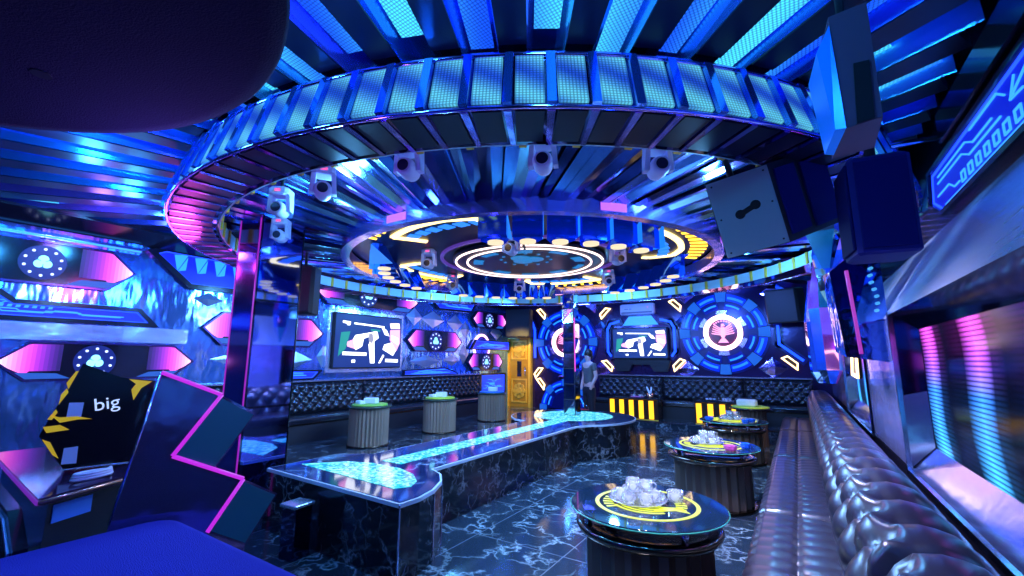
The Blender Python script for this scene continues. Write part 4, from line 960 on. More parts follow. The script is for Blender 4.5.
t = thing('bracket_light', 'tall blue strip light between the door speaker and the left wheel', 'wall light', (-6.27, YB-0.002, 2.0), 0, 'blue bracket lights on the back wall')
mb = MB(); P = [(-0.02, 0.5), (0.06, 0.3), (0.06, -0.45)]; mb.ribbon(P, 0.11, -0.05, 0); mb.build('bracket_body', MATS['bracket_navy'], t); mb = MB(); mb.ribbon(P, 0.06, -0.07, -0.05); mb.build('bracket_light_line', MATS['bracket_blue'], t)
# corner chrome facets on the back wall
mb = MB()
for x, z in [(-4.4, 2.9), (-2.15, 3.0), (-4.2, 1.25), (-2.2, 1.25), (-0.3, 2.9), (-0.45, 1.3), (-4.25, 2.25), (-2.2, 2.3), (-5.25, 1.0)]:
    mb.add([(x-.28, YB-.002, z), (x, YB-.002, z-.22), (x+.28, YB-.002, z), (x, YB-.002, z+.22), (x+.04, YB-.04, z+.03)], [(0, 1, 4), (1, 2, 4), (2, 3, 4), (3, 0, 4)])
o = mb.build('trim_4', PURPLEMIRROR); o['kind'] = 'structure'; o['label'] = 'faceted violet mirror trim on the back wall'

# televisions
def television(loc, rz, wd, ht, label, wallmount=True):
    t = thing('television', label, 'television', loc, rz)
    x, z = wd/2, ht/2
    mb = MB(); mb.bevel_box(-x, x, -0.07, 0, -z, z, 0.015); mb.build('casing', BLACK, t)
    mb = MB(); b = 0.025
    mb.plate([(-x+b, -z+b), (x-b, -z+b), (x-b, z-b), (-x+b, z-b)], -0.074, -0.07); scr = mb.build('screen', em('tv_navy', (0.008, 0.03, 0.25), 0.8), t)
    W = lambda pts: [(p*x*0.97, q*z*0.96) for p, q in pts]
    parts = [('picture_figure', em('tv_white', (0.9, 0.92, 1.0), 2.2), [[(-0.55, -0.05), (-0.45, 0.22), (0.0, 0.36), (0.2, 0.44), (0.25, 0.15), (0.12, 0.02), (-0.02, -0.06), (-0.06, 0.18), (-0.2, 0.1), (-0.24, -0.2), (-0.42, -0.35)], [(-0.05, -0.1), (0.12, 0.02), (0.16, -0.85), (0.03, -0.85)], [(0.32, 0.62), (0.5, 0.5), (0.6, 0.25), (0.45, 0.3)], [(0.45, -0.1), (0.7, 0.0), (0.85, -0.3), (0.75, -0.55), (0.4, -0.3)], [(0.28, -0.85), (0.42, -0.5), (0.46, -0.55), (0.34, -0.85)]]),
             ('picture_face', em('tv_grey', (0.25, 0.25, 0.35), 1.2), [[(-0.06, 0.3), (0.06, 0.32), (0.1, 0.05), (0.04, -0.08), (-0.05, 0.02)]]),
             ('picture_backdrop', em('tv_pink', (1.0, 0.35, 0.75), 1.6), [[(0.62, 0.5), (0.95, 0.55), (0.97, 0.0), (0.85, -0.35), (0.62, 0.1)], [(-0.68, -0.05), (-0.5, 0.05), (-0.45, -0.3), (-0.66, -0.22)]]),
             ('picture_highlight', em('tv_palepink', (1.0, 0.7, 0.85), 2.0), [[(0.6, 0.78), (0.92, 0.82), (0.95, 0.6), (0.64, 0.56)], [(0.66, 0.3), (0.9, 0.2), (0.92, -0.1), (0.7, 0.05)]]),
             ('picture_caption', em('tv_text', (0.9, 0.95, 1.0), 2.4), [[(-0.78, -0.42), (-0.1, -0.44), (-0.1, -0.56), (-0.78, -0.54)], [(-0.52, -0.72), (-0.42, -0.72), (-0.42, -0.82), (-0.52, -0.82)], [(0.5, -0.68), (0.92, -0.70), (0.92, -0.82), (0.5, -0.80)], [(-0.82, 0.74), (-0.6, 0.72), (-0.62, 0.58), (-0.7, 0.58), (-0.7, 0.64), (-0.82, 0.66)], [(-0.5, 0.70), (0.42, 0.64), (0.42, 0.58), (-0.5, 0.64)]]),
             ('picture_tint', em('tv_teal', (0.02, 0.35, 0.3), 0.8), [[(0.0, 0.5), (0.3, 0.48), (0.28, 0.4), (0.0, 0.42)], [(-0.85, 0.3), (-0.6, 0.35), (-0.7, -0.3), (-0.9, -0.6)]])]
    for k, (nm, mt, polys) in enumerate(parts):
        for p in polys:
            mb = MB(); mb.plate(W(p), -0.0755-0.0006*k, -0.0742-0.0006*k); mb.build(nm, mt, scr)
    return t
ltv = television((XL+0.06, 5.72, 1.80), pi/2, 1.62, 1.02, 'television on the left wall showing a music video in a chrome frame')
mb = MB(); mb.frame([(-0.90, -0.58), (0.90, -0.58), (0.90, 0.58), (-0.90, 0.58)], 0.085, -0.005, 0.06); mb.build('mirror_frame', CHROME, ltv)
television((-3.22, YB-0.10, 1.87), 0, 1.36, 0.76, 'television on the back wall above the gold slat table')
bxs = thing('wall_bracket', 'black mount under the back television', 'bracket', (-3.22, YB, 1.35))
mb = MB(); mb.plate([(-0.62, -0.16), (-0.3, -0.16), (-0.22, 0.0), (0.22, 0.0), (0.3, -0.16), (0.62, -0.16), (0.70, 0.08), (0.6, 0.14), (-0.6, 0.14), (-0.70, 0.08)], -0.12, 0); mb.build('mount_body', BLACK, bxs)
tp = thing('sky_light_panel', 'pale blue trapezoid light above the back television', 'wall light', (-3.22, YB, 2.32))
mb = MB(); mb.plate([(-0.44, 0), (0.44, 0), (0.28, 0.22), (-0.28, 0.22)], -0.04, 0); mb.build('lit_face', em('sky_face', (0.03, 0.28, 1.0), 1.2), tp)
ac = thing('air_conditioner', 'lilac white air conditioner high on the back wall', 'air conditioner', (-3.25, YB, 2.70))
mb = MB(); mb.bevel_box(-0.42, 0.42, -0.20, 0, -0.13, 0.14, 0.04); mb.build('casing', LILAC, ac)
mb = MB(); mb.box(-0.38, 0.38, -0.205, -0.19, -0.10, -0.06); mb.build('vent', pm('vent_grey', (0.18, 0.16, 0.28), 0.4), ac)
mb = MB(); mb.box(-0.30, -0.2, -0.204, -0.19, 0.0, 0.02); mb.box(-0.18, -0.12, -0.204, -0.19, 0.0, 0.02); mb.build('badge', pm('badge_grey', (0.25, 0.22, 0.4), 0.4), ac)
mb = MB(); mb.ball((0.28, -0.205, 0.04), 0.012); mb.build('indicator', em('ind_pink', (1, .2, .5), 2), ac)

# gold door in the corner
door = thing('door_1', 'carved gold door in the far left corner', 'door', (-6.75, YB, 0.15)); door['kind'] = 'structure'
mb = MB(); mb.box(-0.36, 0.38, -0.06, 0, 0, 1.93); mb.build('door_leaf', pm('shaded_gold', (0.60, 0.30, 0.02), 0.4, 0.5, bump=(10, 0.8)), door)  # darker gold puts recess shade into the leaf behind the carving
mb = MB()
mb.box(-0.40, -0.33, -0.12, 0, 0, 1.98); mb.box(0.35, 0.42, -0.12, 0, 0, 1.98); mb.box(-0.40, 0.42, -0.12, 0, 1.91, 1.98); mb.build('door_frame', GOLDMETAL, door)
mb = MB()
for (x0, x1, z0, z1) in ((-0.24, 0.28, 1.32, 1.86), (-0.24, 0.28, 0.12, 0.78)):
    mb.frame([(x0, z0), (x1, z0), (x1, z1), (x0, z1)], 0.04, -0.085, -0.06)
    cx, cz = (x0+x1)/2, (z0+z1)/2
    for k in range(8):
        a = k*pi/4; mb.sector(0.0, 0.07, 0, 2*pi, -0.08, -0.06, cx+0.13*cos(a), cz+0.15*sin(a), 10)
    mb.sector(0, 0.08, 0, 2*pi, -0.10, -0.06, cx, cz, 12)
mb.build('carving', GOLDMETAL, door)
mb = MB(); mb.box(-0.05, 0.09, -0.07, -0.06, 0.84, 1.27); mb.build('door_glass', DARK, door)
mb = MB(); mb.tube([(0.24, -0.11, 0.86), (0.24, -0.11, 1.12)], 0.014, 8); mb.build('door_handle', SILVER, door)

# ------------------------------------------------------------------ black speakers
def orient(o, loc, ux, uz):
    X = Vector(ux).normalized(); Z = Vector(uz); Z = (Z-X*Z.dot(X)).normalized(); Y = Z.cross(X)
    m = Matrix.Identity(4)
    for i in range(3): m[i][0], m[i][1], m[i][2], m[i][3] = X[i], Y[i], Z[i], loc[i]
    o.matrix_world = m
def plain_speaker(loc, rz, wd, dp, ht, label, tilt=0.0, arm=0.12, rod=0):
    t = thing('loudspeaker', label, 'loudspeaker', loc, rz, 'black loudspeakers')
    t.rotation_euler = (tilt, 0, rz)
    mb = MB(); mb.bevel_box(-wd/2, wd/2, -dp/2, dp/2, -ht/2, ht/2, 0.03); mb.build('cabinet', BLACK, t)
    mb = MB(); mb.bevel_box(-wd/2+.03, wd/2-.03, -dp/2-0.015, -dp/2, -ht/2+.03, ht/2-.03, 0.007); mb.build('grille', pm('grille_black', (0.02, 0.02, 0.035), 0.5, 0.3), t)
    mb = MB()
    if rod: mb.tube([(0, 0, ht/2-.02), (0, 0, ht/2+rod)], 0.02, 8); mb.build('hanging_rod', BLACK, t)
    else: mb.tube([(0, dp/2-0.02, ht/4), (0, dp/2+arm, ht/4)], 0.02, 8); mb.build('wall_arm', BLACK, t)
    return t
plain_speaker((-6.52, 10.50, 2.47), 0.30, 0.72, 0.35, 0.78, 'black loudspeaker above the gold door')
plain_speaker((-5.25, 3.22, 2.32), pi/2-0.9, 0.32, 0.28, 0.62, 'black loudspeaker hung just right of the mirrored pillar', 0.0, 0, 0.24)
plain_speaker((-0.12, 10.35, 2.55), -0.35, 0.60, 0.40, 0.68, 'black loudspeaker high in the back right corner', 0.12, 0.36)

# big hung speaker: grey side panel with a handle slot faces the camera
bs = thing('hung_loudspeaker', 'big loudspeaker hung under the ring, grey side with a dark handle slot towards us', 'loudspeaker')
A, B_, C_ = Vector((-0.41, 2.78, 2.51)), Vector((-0.075, 2.82, 2.58)), Vector((-0.29, 2.92, 2.07))
orient(bs, (A+B_+C_+(B_+C_-A))/4, B_-A, A-C_)
W_, H_ = (B_-A).length/2, (A-C_).length/2
mb = MB(); mb.box8([(-W_, 0, -H_), (W_, 0, -H_), (W_+0.36, 0.34, -H_+.02), (-W_+0.06, 0.52, -H_+.05), (-W_, 0, H_), (W_, 0, H_), (W_+0.36, 0.34, H_+.02), (-W_+0.06, 0.52, H_-.02)]); mb.build('cabinet', BLACK, bs)
mb = MB(); mb.bevel_box(-W_+.004, W_-.004, -0.008, 0.0, -H_+.004, H_-.004, 0.003); sd = mb.build('side_panel', GREYPAINT, bs)
mb = MB(); mb.sector(0, 0.028, 0, 2*pi, -0.011, -0.008, -0.035, 0.0, 14); mb.sector(0, 0.028, 0, 2*pi, -0.011, -0.008, 0.055, 0.03, 14); mb.plate([(-0.035, -0.018), (0.055, 0.012), (0.055, 0.046), (-0.035, 0.016)], -0.011, -0.008); mb.build('handle_slot', pm('slot_black', (0.004, 0.004, 0.006), 0.8), sd)
mb = MB()
for x, z in ((-W_+.03, H_-.03), (W_-.03, H_-.03), (-W_+.03, -H_+.03), (W_-.03, -H_+.03), (-W_+.03, 0), (W_-.03, 0.02)): mb.sector(0, 0.006, 0, 2*pi, -0.011, -0.008, x, z, 8)
mb.build('screw', BLACK, sd)
for f0, f1 in ((0.06, 0.40), (0.50, 0.95)):
    mb = MB(); E0, E1 = Vector((W_, 0, 0)), Vector((W_+0.36, 0.34, 0)); nv = Vector((0.34, -0.36, 0)).normalized()*0.012
    a_, b_ = E0.lerp(E1, f0), E0.lerp(E1, f1); q = [(a_.x, a_.y, -H_+.04), (b_.x, b_.y, -H_+.05), (b_.x, b_.y, H_-.03), (a_.x, a_.y, H_-.04)]
    mb.add([(x+nv.x, y+nv.y, z) for x, y, z in q]+q, [(0, 1, 2, 3), (7, 6, 5, 4), (0, 4, 5, 1), (1, 5, 6, 2), (2, 6, 7, 3), (3, 7, 4, 0)]); mb.build('front_grille', BLUEPAINT, bs)
mb = MB(); mb.tube([(0, 0.25, H_-.05), (0, 0.25, H_+.45)], 0.02, 8); mb.build('hanging_rod', BLACK, bs)
# subwoofer block and violet speaker at the upper right
sb = thing('bass_loudspeaker', 'large dark blue loudspeaker block hung on the right beside the circuit panel', 'loudspeaker', (0.42, 2.90, 2.24), 0.12)
mb = MB(); mb.bevel_box(-0.13, 0.13, -0.12, 0.16, -0.26, 0.26, 0.02); mb.build('cabinet', BLUEPAINT, sb)
mb = MB(); mb.bevel_box(-0.145, -0.13, -0.10, 0.14, -0.23, 0.23, 0.005); mb.build('grille', pm('grille_blue', (0.004, 0.005, 0.07), 0.8, spec=0.1), sb)
mb = MB(); mb.bevel_box(-0.11, 0.11, -0.13, -0.12, -0.23, 0.23, 0.004); mb.build('front_grille', pm('grille_navy', (0.004, 0.005, 0.085), 0.8, spec=0.1), sb)
mb = MB(); mb.tube([(0, 0.0, 0.25), (0, 0.0, 0.82)], 0.025, 8); mb.build('hanging_rod', BLACK, sb)
vs = thing('violet_loudspeaker', 'dusky violet loudspeaker with a dark recess at the right end of the ring', 'loudspeaker', (0.265, 2.02, 2.55), 0.10)
mb = MB(); mb.box8([(-0.06, -0.10, -0.27), (0.075, -0.10, -0.25), (0.12, 0.25, -0.25), (-0.06, 0.25, -0.27), (-0.075, -0.10, 0.24), (0.075, -0.10, 0.26), (0.12, 0.25, 0.26), (-0.075, 0.25, 0.24)]); mb.build('cabinet', VIOLETPAINT, vs)
mb = MB(); mb.box8([(-0.02, -0.106, -0.26), (0.045, -0.106, -0.25), (0.045, -0.09, -0.25), (-0.02, -0.09, -0.26), (-0.005, -0.106, 0.0), (0.055, -0.106, 0.0), (0.055, -0.09, 0.0), (-0.005, -0.09, 0.0)]); mb.build('recess', pm('recess_black', (0.008, 0.008, 0.012), 0.6), vs)
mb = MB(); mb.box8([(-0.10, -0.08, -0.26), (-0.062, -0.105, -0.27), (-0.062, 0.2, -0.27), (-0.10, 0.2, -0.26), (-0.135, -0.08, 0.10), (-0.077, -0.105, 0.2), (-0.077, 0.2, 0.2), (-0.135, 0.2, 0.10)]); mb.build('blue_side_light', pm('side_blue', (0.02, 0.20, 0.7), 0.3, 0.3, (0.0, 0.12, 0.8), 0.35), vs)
vs.scale = (0.80, 0.80, 0.92)
mb = MB(); mb.tube([(0.02, 0.1, 0.25), (0.02, 0.1, 0.50)], 0.02, 8); mb.build('hanging_rod', BLACK, vs)

# ------------------------------------------------------------------ right wall
XS = 0.52
mb = MB(); mb.slab([(XS, -1.0), (XR-0.002, -1.0), (XR-0.002, YB-0.05), (XS, YB-0.05)], 0.0, 0.80); struct('trim_5', mb, pm('wainscot_dark', (0.03, 0.03, 0.06), 0.15, 0.7), 'dark mirrored wainscot behind the right sofa')
# sloping chrome soffit above the screens
mb = MB(); mb.prism([(XS, 1.74), (XR-0.03, 2.36), (XR-0.002, 2.36), (XR-0.002, 1.74)], lambda x, z: (x, -1.0, z), lambda x, z: (x, YB-0.05, z)); struct('trim_6', mb, pm('soffit_chrome', (0.80, 0.84, 1.0), 0.24, 0.6, bump=(2.2, 0.6, (4, 0.7, 4))), 'sloping polished chrome soffit above the right wall screens')
def wall_screen(y0, y1, label):
    t = thing('led_screen', label, 'screen', (XS+0.10, y1, 0.80), -pi/2, 'LED screens in chrome frames on the right wall')
    Ln = y1-y0
    mb = MB(); mb.plate([(0.06, 0.10), (Ln-0.06, 0.10), (Ln-0.06, 0.90), (0.06, 0.90)], 0.0, 0.03); mb.build('screen_face', SCREEN, t)
    q0 = [(0, 0.0), (Ln, 0.0), (Ln, 0.94), (0, 0.94)]; q1 = [(0.10, 0.16), (Ln-0.10, 0.16), (Ln-0.10, 0.84), (0.10, 0.84)]
    for k, nm in enumerate(('lower_bevel', 'end_bevel', 'upper_bevel', 'end_bevel')):
        a, b = q0[k], q0[(k+1) % 4]; c, d = q1[(k+1) % 4], q1[k]
        mb = MB(); V = [(a[0], -0.115, a[1]), (b[0], -0.115, b[1]), (c[0], -0.002, c[1]), (d[0], -0.002, d[1])]
        mb.add(V+[(x, 0.0 if y > -0.05 else -0.095, z) for x, y, z in V], [(0, 1, 2, 3), (7, 6, 5, 4), (0, 4, 5, 1), (1, 5, 6, 2), (2, 6, 7, 3), (3, 7, 4, 0)])
        bv = mb.build(nm, [SILVER, DARKMIRROR, DARKMIRROR, DARKMIRROR][k], t)
        if k == 3:
            mb = MB(); mb.add([(0.002, -0.118, 0.01), (0.10, -0.004, 0.165), (0.10, -0.004, 0.48), (0.002, -0.118, 0.44)], [(0, 1, 2, 3)]); mb.build('silver_facet', SILVER, bv)
    mb = MB(); mb.ribbon([(0.0, 0.94), (0.0, 0.0), (Ln, 0.0)], 0.03, -0.125, -0.10); mb.build('frame_edge', SILVER, t)
    return t
wall_screen(0.9, 3.60, 'LED wall screen with pink and blue waves at the right edge')
wall_screen(5.2, 7.4, 'LED wall screen further along the right wall, seen edge on')
mb = MB(); mb.box(XS+0.135, XR-0.002, -1, YB-0.05, 0.8, 1.74); struct('trim_7', mb, DARK, 'backing of the right wall')
# chrome and blue panels between the screens
mb = MB(); mb.plate([(0, 0), (1.5, 0), (1.5, 0.92), (0, 0.92)], -0.10, 0.034); o = mb.build('wall_mirror', pm('panel_chrome', (0.5, 0.52, 1.0), 0.16, 0.85, bump=(2.5, 0.6))); o.location = (XS+0.10, 5.15, 0.81); o.rotation_euler = (0, 0, -pi/2); tag(o, 'blue tinted chrome panel on the right wall beyond the near screen', 'wall panel')
mb = MB(); mb.plate([(0, 0), (3.4, 0), (3.4, 0.92), (0, 0.92)], -0.10, 0.034); o = mb.build('wall_mirror', MATS['panel_chrome']); o.location = (XS+0.10, 10.85, 0.81); o.rotation_euler = (0, 0, -pi/2); tag(o, 'blue tinted chrome panel at the far end of the right wall', 'wall panel')
for (y, z, f, lab) in ((5.75, 1.40, 1, 'gold edged trapezoid light on the right wall beyond the near screen'),):
    t = thing('gold_light', lab, 'wall light', (XS-0.001, y, z), -pi/2, 'gold edged trapezoid wall lights')
    q = [(-0.35, -0.10), (0.2, -0.12), (0.30, 0.12), (-0.1, 0.16)]
    mb = MB(); mb.plate(q, -0.03, 0); mb.build('light_body', MATS['gold_dark'], t); mb = MB(); mb.frame(q, 0.03, -0.045, -0.025); mb.build('gold_edge_light', MATS['trap_gold'], t)
# slanted circuit panel on the upper right wall
rcp = circuit_panel('R', [(1.2, 2.42), (3.95, 2.42), (4.20, 2.55), (4.12, 2.78), (1.2, 2.78)], 'slanting blue circuit panel high on the right wall', 12, depth=0.06, fr=0.03, loc=XR, wd=0, deep=em('right_deep', (0.003, 0.01, 0.9), 0.55))
for k in range(7):
    x = 0.66+0.13*k; mb = MB(); mb.frame([(x, 0.085), (x+0.075, 0.085), (x+0.075, 0.15), (x, 0.15)], 0.010, -0.037, -0.03); mb.build('lit_square', MATS['circuit_line'], rcp)
for line in ([(2.6, 0.31), (1.75, 0.31), (1.45, 0.22)], [(1.56, 0.20), (1.43, 0.21), (1.50, 0.29)], [(0.22, 0.28), (0.80, 0.28), (0.92, 0.23), (1.2, 0.23)], [(0.20, 0.24), (0.72, 0.24), (0.84, 0.19), (1.3, 0.19)],
             [(0.16, 0.16), (0.42, 0.16), (0.52, 0.11), (0.62, 0.11)], [(0.30, 0.06), (1.7, 0.06), (2.0, 0.16), (2.7, 0.16)], [(0.9, 0.31), (1.3, 0.31), (1.38, 0.26)], [(1.75, 0.10), (1.95, 0.22), (2.7, 0.22)]):
    mb = MB(); mb.ribbon(line, 0.009, -0.037, -0.03); mb.build('circuit_line', MATS['circuit_line'], rcp)
mb = MB(); mb.box(XR-0.09, XR-0.002, -0.6, 3.6, 2.80, 2.98); o = mb.build('chrome_ledge', pm('ledge_black', (0.01, 0.01, 0.015), 0.12, 0.3)); tag(o, 'thick black gloss ledge above the slanting circuit panel', 'ledge')
# faceted hanging mirror pieces near the right wall
def shard(loc, prof, h, label, mats, n=6, rz=0.0):
    t = thing('mirror_crystal', label, 'wall light', loc, rz, 'faceted mirror pieces along the right wall')
    mb = MB()
    def P(k, r): return (r*cos(2*pi*k/n), r*sin(2*pi*k/n))
    for lvl in range(len(prof)-1):
        (r0, z0), (r1, z1) = prof[lvl], prof[lvl+1]
        for k in range(n):
            a, b = P(k, r0), P(k+1, r0); c, d = P(k+1, r1), P(k, r1)
            mb.add([(*a, z0), (*b, z0), (*c, z1), (*d, z1)], [(0, 1, 2, 3)], (k+lvl) % len(mats))
    mb.build('mirror_facets', mats, t)
    mb = MB(); mb.tube([(0, 0, prof[0][1]+.01), (0, 0, prof[-1][1]-.01)], 0.02, 6); mb.build('stem', SILVER, t)
    c_, s2_ = cos(-rz), sin(-rz); d_ = XR-loc[0]-0.01; mb = MB(); zt = prof[-1][1]-0.02; mb.tube([(0, 0, zt), (c_*d_, s2_*d_, zt)], 0.018, 6); mb.build('wall_arm', SILVER, t)
    return t
HOLO = [pm('holo_blue', (0.08, 0.26, 0.95), 0.12, 0.8, (0.0, 0.03, 1.0), 0.25), pm('holo_violet', (0.5, 0.3, 0.95), 0.12, 0.8, (0.3, 0.02, 0.7), 0.18), pm('holo_cyan', (0.15, 0.6, 0.9), 0.1, 0.8, (0.0, 0.2, 0.7), 0.2), MIRROR]  # faint glow added to the mirror facets in place of bright reflections
cl = thing('mirror_crystal', 'big faceted blue and pink mirror box light beside the near screen', 'wall light', (0.42, 4.10, 1.90), 0.25, 'faceted mirror pieces along the right wall')
mb = MB(); mb.box8([(-0.17, -0.14, -0.42), (0.09, -0.18, -0.46), (0.09, 0.2, -0.42), (-0.12, 0.2, -0.38), (-0.20, -0.10, 0.20), (0.09, -0.16, 0.45), (0.09, 0.2, 0.45), (-0.15, 0.2, 0.22)], 0); mb.build('mirror_box', pm('box_mirror', (0.08, 0.20, 0.65), 0.08, 1.0, bump=(4, 1.0)), cl)
mb = MB(); mb.box8([(-0.095, -0.172, -0.40), (-0.078, -0.174, -0.40), (-0.078, -0.15, -0.40), (-0.095, -0.15, -0.40), (-0.115, -0.146, 0.20), (-0.098, -0.148, 0.20), (-0.098, -0.12, 0.20), (-0.115, -0.12, 0.20)]); mb.build('pink_glow_strip', em('pink_reflection', (0.7, 0.03, 0.8), 0.4), cl)  # pink reflection on the mirror box, added as a glowing strip
for k in range(7):
    mb = MB(); mb.sector(0, 0.011, 0, 2*pi, -0.19, -0.15, 0.03+0.012*sin(k), -0.10+0.05*k, 8); mb.build('cyan_dot', em('cyan_dot', (0.05, 0.4, 0.9), 0.7), cl)
mb = MB(); mb.tube([(0.06, 0.1, 0.40), (0.06, 0.1, 0.75)], 0.02, 8); mb.build('stem', SILVER, cl)
shard((0.36, 5.0, 2.35), [(0.02, -0.55), (0.13, -0.25), (0.17, 0.1), (0.08, 0.55)], 1, 'pointed blue mirror crystal above the faceted box light', HOLO, 5, 0.4)
shard((0.30, 6.2, 1.75), [(0.05, -0.55), (0.12, -0.4), (0.15, 0.3), (0.05, 0.9)], 1, 'slim tall mirror crystal on the right wall, nearer of the slim pair', HOLO, 6, 0.2)
shard((0.26, 7.6, 1.70), [(0.05, -0.55), (0.13, -0.4), (0.15, 0.3), (0.05, 0.9)], 1, 'slim tall mirror crystal on the right wall, farther of the slim pair', HOLO, 6, 0.7)
shard((0.22, 3.62, 2.42), [(0.03, -0.35), (0.12, -0.1), (0.15, 0.25), (0.05, 0.45)], 1, 'short blue mirror crystal between the big speaker and the blue bass block', HOLO, 4, 0.5)

# ------------------------------------------------------------------ foreground: booth, felt box, canopy
fb = thing('felt_box', 'big box with a rounded corner covered in blue felt, in the near left corner', 'box', (-1.55, 0.10, 0))
def rrect(x0, x1, y0, y1, r, n=8):
    p = []
    for cx, cy, a in ((x1-r, y1-r, 0), (x0+r, y1-r, 90), (x0+r, y0+r, 180), (x1-r, y0+r, 270)):
        p += arc(cx, cy, r, radians(a), radians(a+90), n)
    return p
R_ = rrect(-0.75, 0.80, -0.95, 0.80, 0.12)
mb = MB(); mb.slab(R_, 0.02, 0.76, smooth=True); mb.build('box_body', FELT, fb)
mb = MB()
for k in range(4):
    i0, i1 = k*0.012, (k+1)*0.012; z0 = 0.76+0.04*sin(k/4*pi/2); z1 = 0.76+0.04*sin((k+1)/4*pi/2); f0 = 0.04*(1-cos(k/4*pi/2)); f1 = 0.04*(1-cos((k+1)/4*pi/2))
    a, b = inset(R_, f0+1e-4), inset(R_, f1+1e-4); n = len(R_)
    mb.add([(*p, z0) for p in a]+[(*p, z1) for p in b], [(i, (i+1) % n, n+(i+1) % n, n+i) for i in range(n)], 0, True)
mb.add([(*p, 0.80) for p in inset(R_, 0.0401)], [tuple(range(len(R_)))]); mb.build('felt_top', FELT, fb)
mb = MB(); mb.slab(inset(R_, 0.05), 0.0, 0.03); mb.build('plinth', BLACK, fb)

cn = thing('ceiling_canopy', 'round dark navy felt canopy over the near left corner', 'canopy', (-1.37, -0.41, 2.2))
mb = MB(); mb.lathe([(0.001, 0.0), (0.60, -0.002), (0.95, 0.002), (0.985, 0.006), (0.993, 0.016), (0.985, 0.03), (0.001, 0.032)], 96, cap=False); mb.build('canopy_disc', NAVYFELT, cn)
mb = MB(); mb.lathe([(0.022, -0.006), (0.018, 0.0)], 12, -0.26, 0.62, 0.003); mb.build('small_hole', BLACK, cn)
mb = MB(); mb.tube([(0, 0, 0.03), (0, 0, 1.30)], 0.03, 10); mb.build('hanging_rod', BLACK, cn)

# booth board shaped like a lightning bolt
bolt = thing('lightning_board', 'black mirrored booth board cut like a lightning bolt with magenta lit edges', 'board', (-2.42, 0.95, 0))
pl = [(-2.46, 0.85, 1.39), (-2.36, 1.07, 1.28), (-2.40, 0.91, 1.02), (-2.26, 1.16, 0.89), (-2.27, 1.03, 0.69), (-2.36, 1.01, 0.0), (-2.50, 0.66, 0.0), (-2.41, 0.72, 0.78)]
base = Vector((-2.42, 0.95, 0)); off = Vector((0.02, 0.16, -0.10))
# fit all points to one plane so the face is flat
p0 = Vector(pl[0]); nrm = (Vector(pl[1])-p0).cross(Vector(pl[7])-p0).normalized()
fp = [Vector(p)-nrm*((Vector(p)-p0).dot(nrm)) for p in pl]
for q in (5, 6): fp[q].z = 0.0
mb = MB(); n = len(fp); F = [p-base for p in fp]; G = [p+off for p in F]
for q in (5, 6): G[q].z = 0.0
mb.add(F+G, [tuple(range(n)), tuple(range(2*n-1, n-1, -1))]+[((i+1) % n, i, n+i, n+(i+1) % n) for i in range(n)]); bb = mb.build('board', pm('violet_gloss_board', (0.26, 0.20, 0.42), 0.10, 0.85, bump=(4, 0.35)), bolt)
mb = MB()
for i in (0, 1, 2, 3): mb.tube([F[i]+nrm*0.004, F[i+1]+nrm*0.004], 0.010, 8)
mb.build('magenta_edge_light', em('bolt_magenta', (0.55, 0.025, 0.80), 0.75), bolt)
mb = MB(); mb.tube([F[0]+nrm*0.003, F[7]+nrm*0.003], 0.006, 6); mb.build('pale_edge', SILVER, bolt)
mb = MB()
for i in (1, 3):
    a, b = F[i], F[i+1]; c, d = G[i+1], G[i]; o_ = (b-a).cross(d-a).normalized()*0.004
    if o_.x < 0: o_ = -o_
    mb.add([a.lerp(c, .04)+o_, b.lerp(d, .04)+o_, c.lerp(a, .04)+o_, d.lerp(b, .04)+o_], [(0, 1, 2, 3)])
mb.build('teal_side', pm('teal_side', (0.03, 0.17, 0.20), 0.3, 0.2), bolt)

# booth desk
dk = thing('booth_desk', 'dark glossy booth desk with pale edge trims behind the felt box', 'desk', (-3.1, 0.55, 0))
def DL(pts): return [(x+3.1, y-0.55) for x, y in pts]
top = [(-2.49, 0.52), (-2.66, 0.86), (-2.95, 1.35), (-3.9, 1.35), (-3.9, 0.60)]
mb = MB(); mb.slab(DL(top), 0.89, 0.92); mb.build('desk_top', pm('desk_gloss', (0.05, 0.02, 0.06), 0.08, 0.2), dk)
mb = MB(); mb.slab(inset(DL(top), 0.04), 0.0, 0.89); mb.build('desk_body', DARK, dk)
mb = MB(); a, b = DL(top)[0], DL(top)[1]; mb.tube([(*a, 0.905), (*b, 0.905)], 0.008, 6); mb.build('orange_lit_edge', pm('orange_lit_edge', (0.8, 0.35, 0.25), 0.25, 0.8), dk)  # orange light along the desk edge, put into its colour
mb = MB(); c = DL(top)[4]; mb.tube([(*a, 0.905), (*c, 0.905)], 0.010, 6); mb.build('violet_edge_light', em('desk_violet', (0.25, 0.03, 0.7), 0.4), dk)
fw = Vector((b[0]-a[0], b[1]-a[1])).normalized(); nn = Vector((-fw.y, fw.x))*-1
if nn.x < 0: nn = -nn
pa = Vector(a)+nn*0.0+fw*0.06
mb = MB(); q0 = Vector(inset(DL(top), 0.04)[0]); q1 = Vector(inset(DL(top), 0.04)[1]); e = (q1-q0).normalized(); nrm2 = Vector((e.y, -e.x)); nrm2 = nrm2 if nrm2.x > 0 else -nrm2
P0, P1 = q0+e*0.02+nrm2*0.004, q0+e*0.17+nrm2*0.004
mb.add([(P0.x, P0.y, 0.80), (P1.x, P1.y, 0.80), (P1.x, P1.y, 0.87), (P0.x, P0.y, 0.87)]+[(p.x-nrm2.x*.006, p.y-nrm2.y*.006, z) for p, z in ((P0, .80), (P1, .80), (P1, .87), (P0, .87))], [(0, 1, 2, 3), (7, 6, 5, 4), (0, 4, 5, 1), (1, 5, 6, 2), (2, 6, 7, 3), (3, 7, 4, 0)]); mb.build('blue_label', pm('label_blue', (0.05, 0.22, 0.75), 0.5), dk)
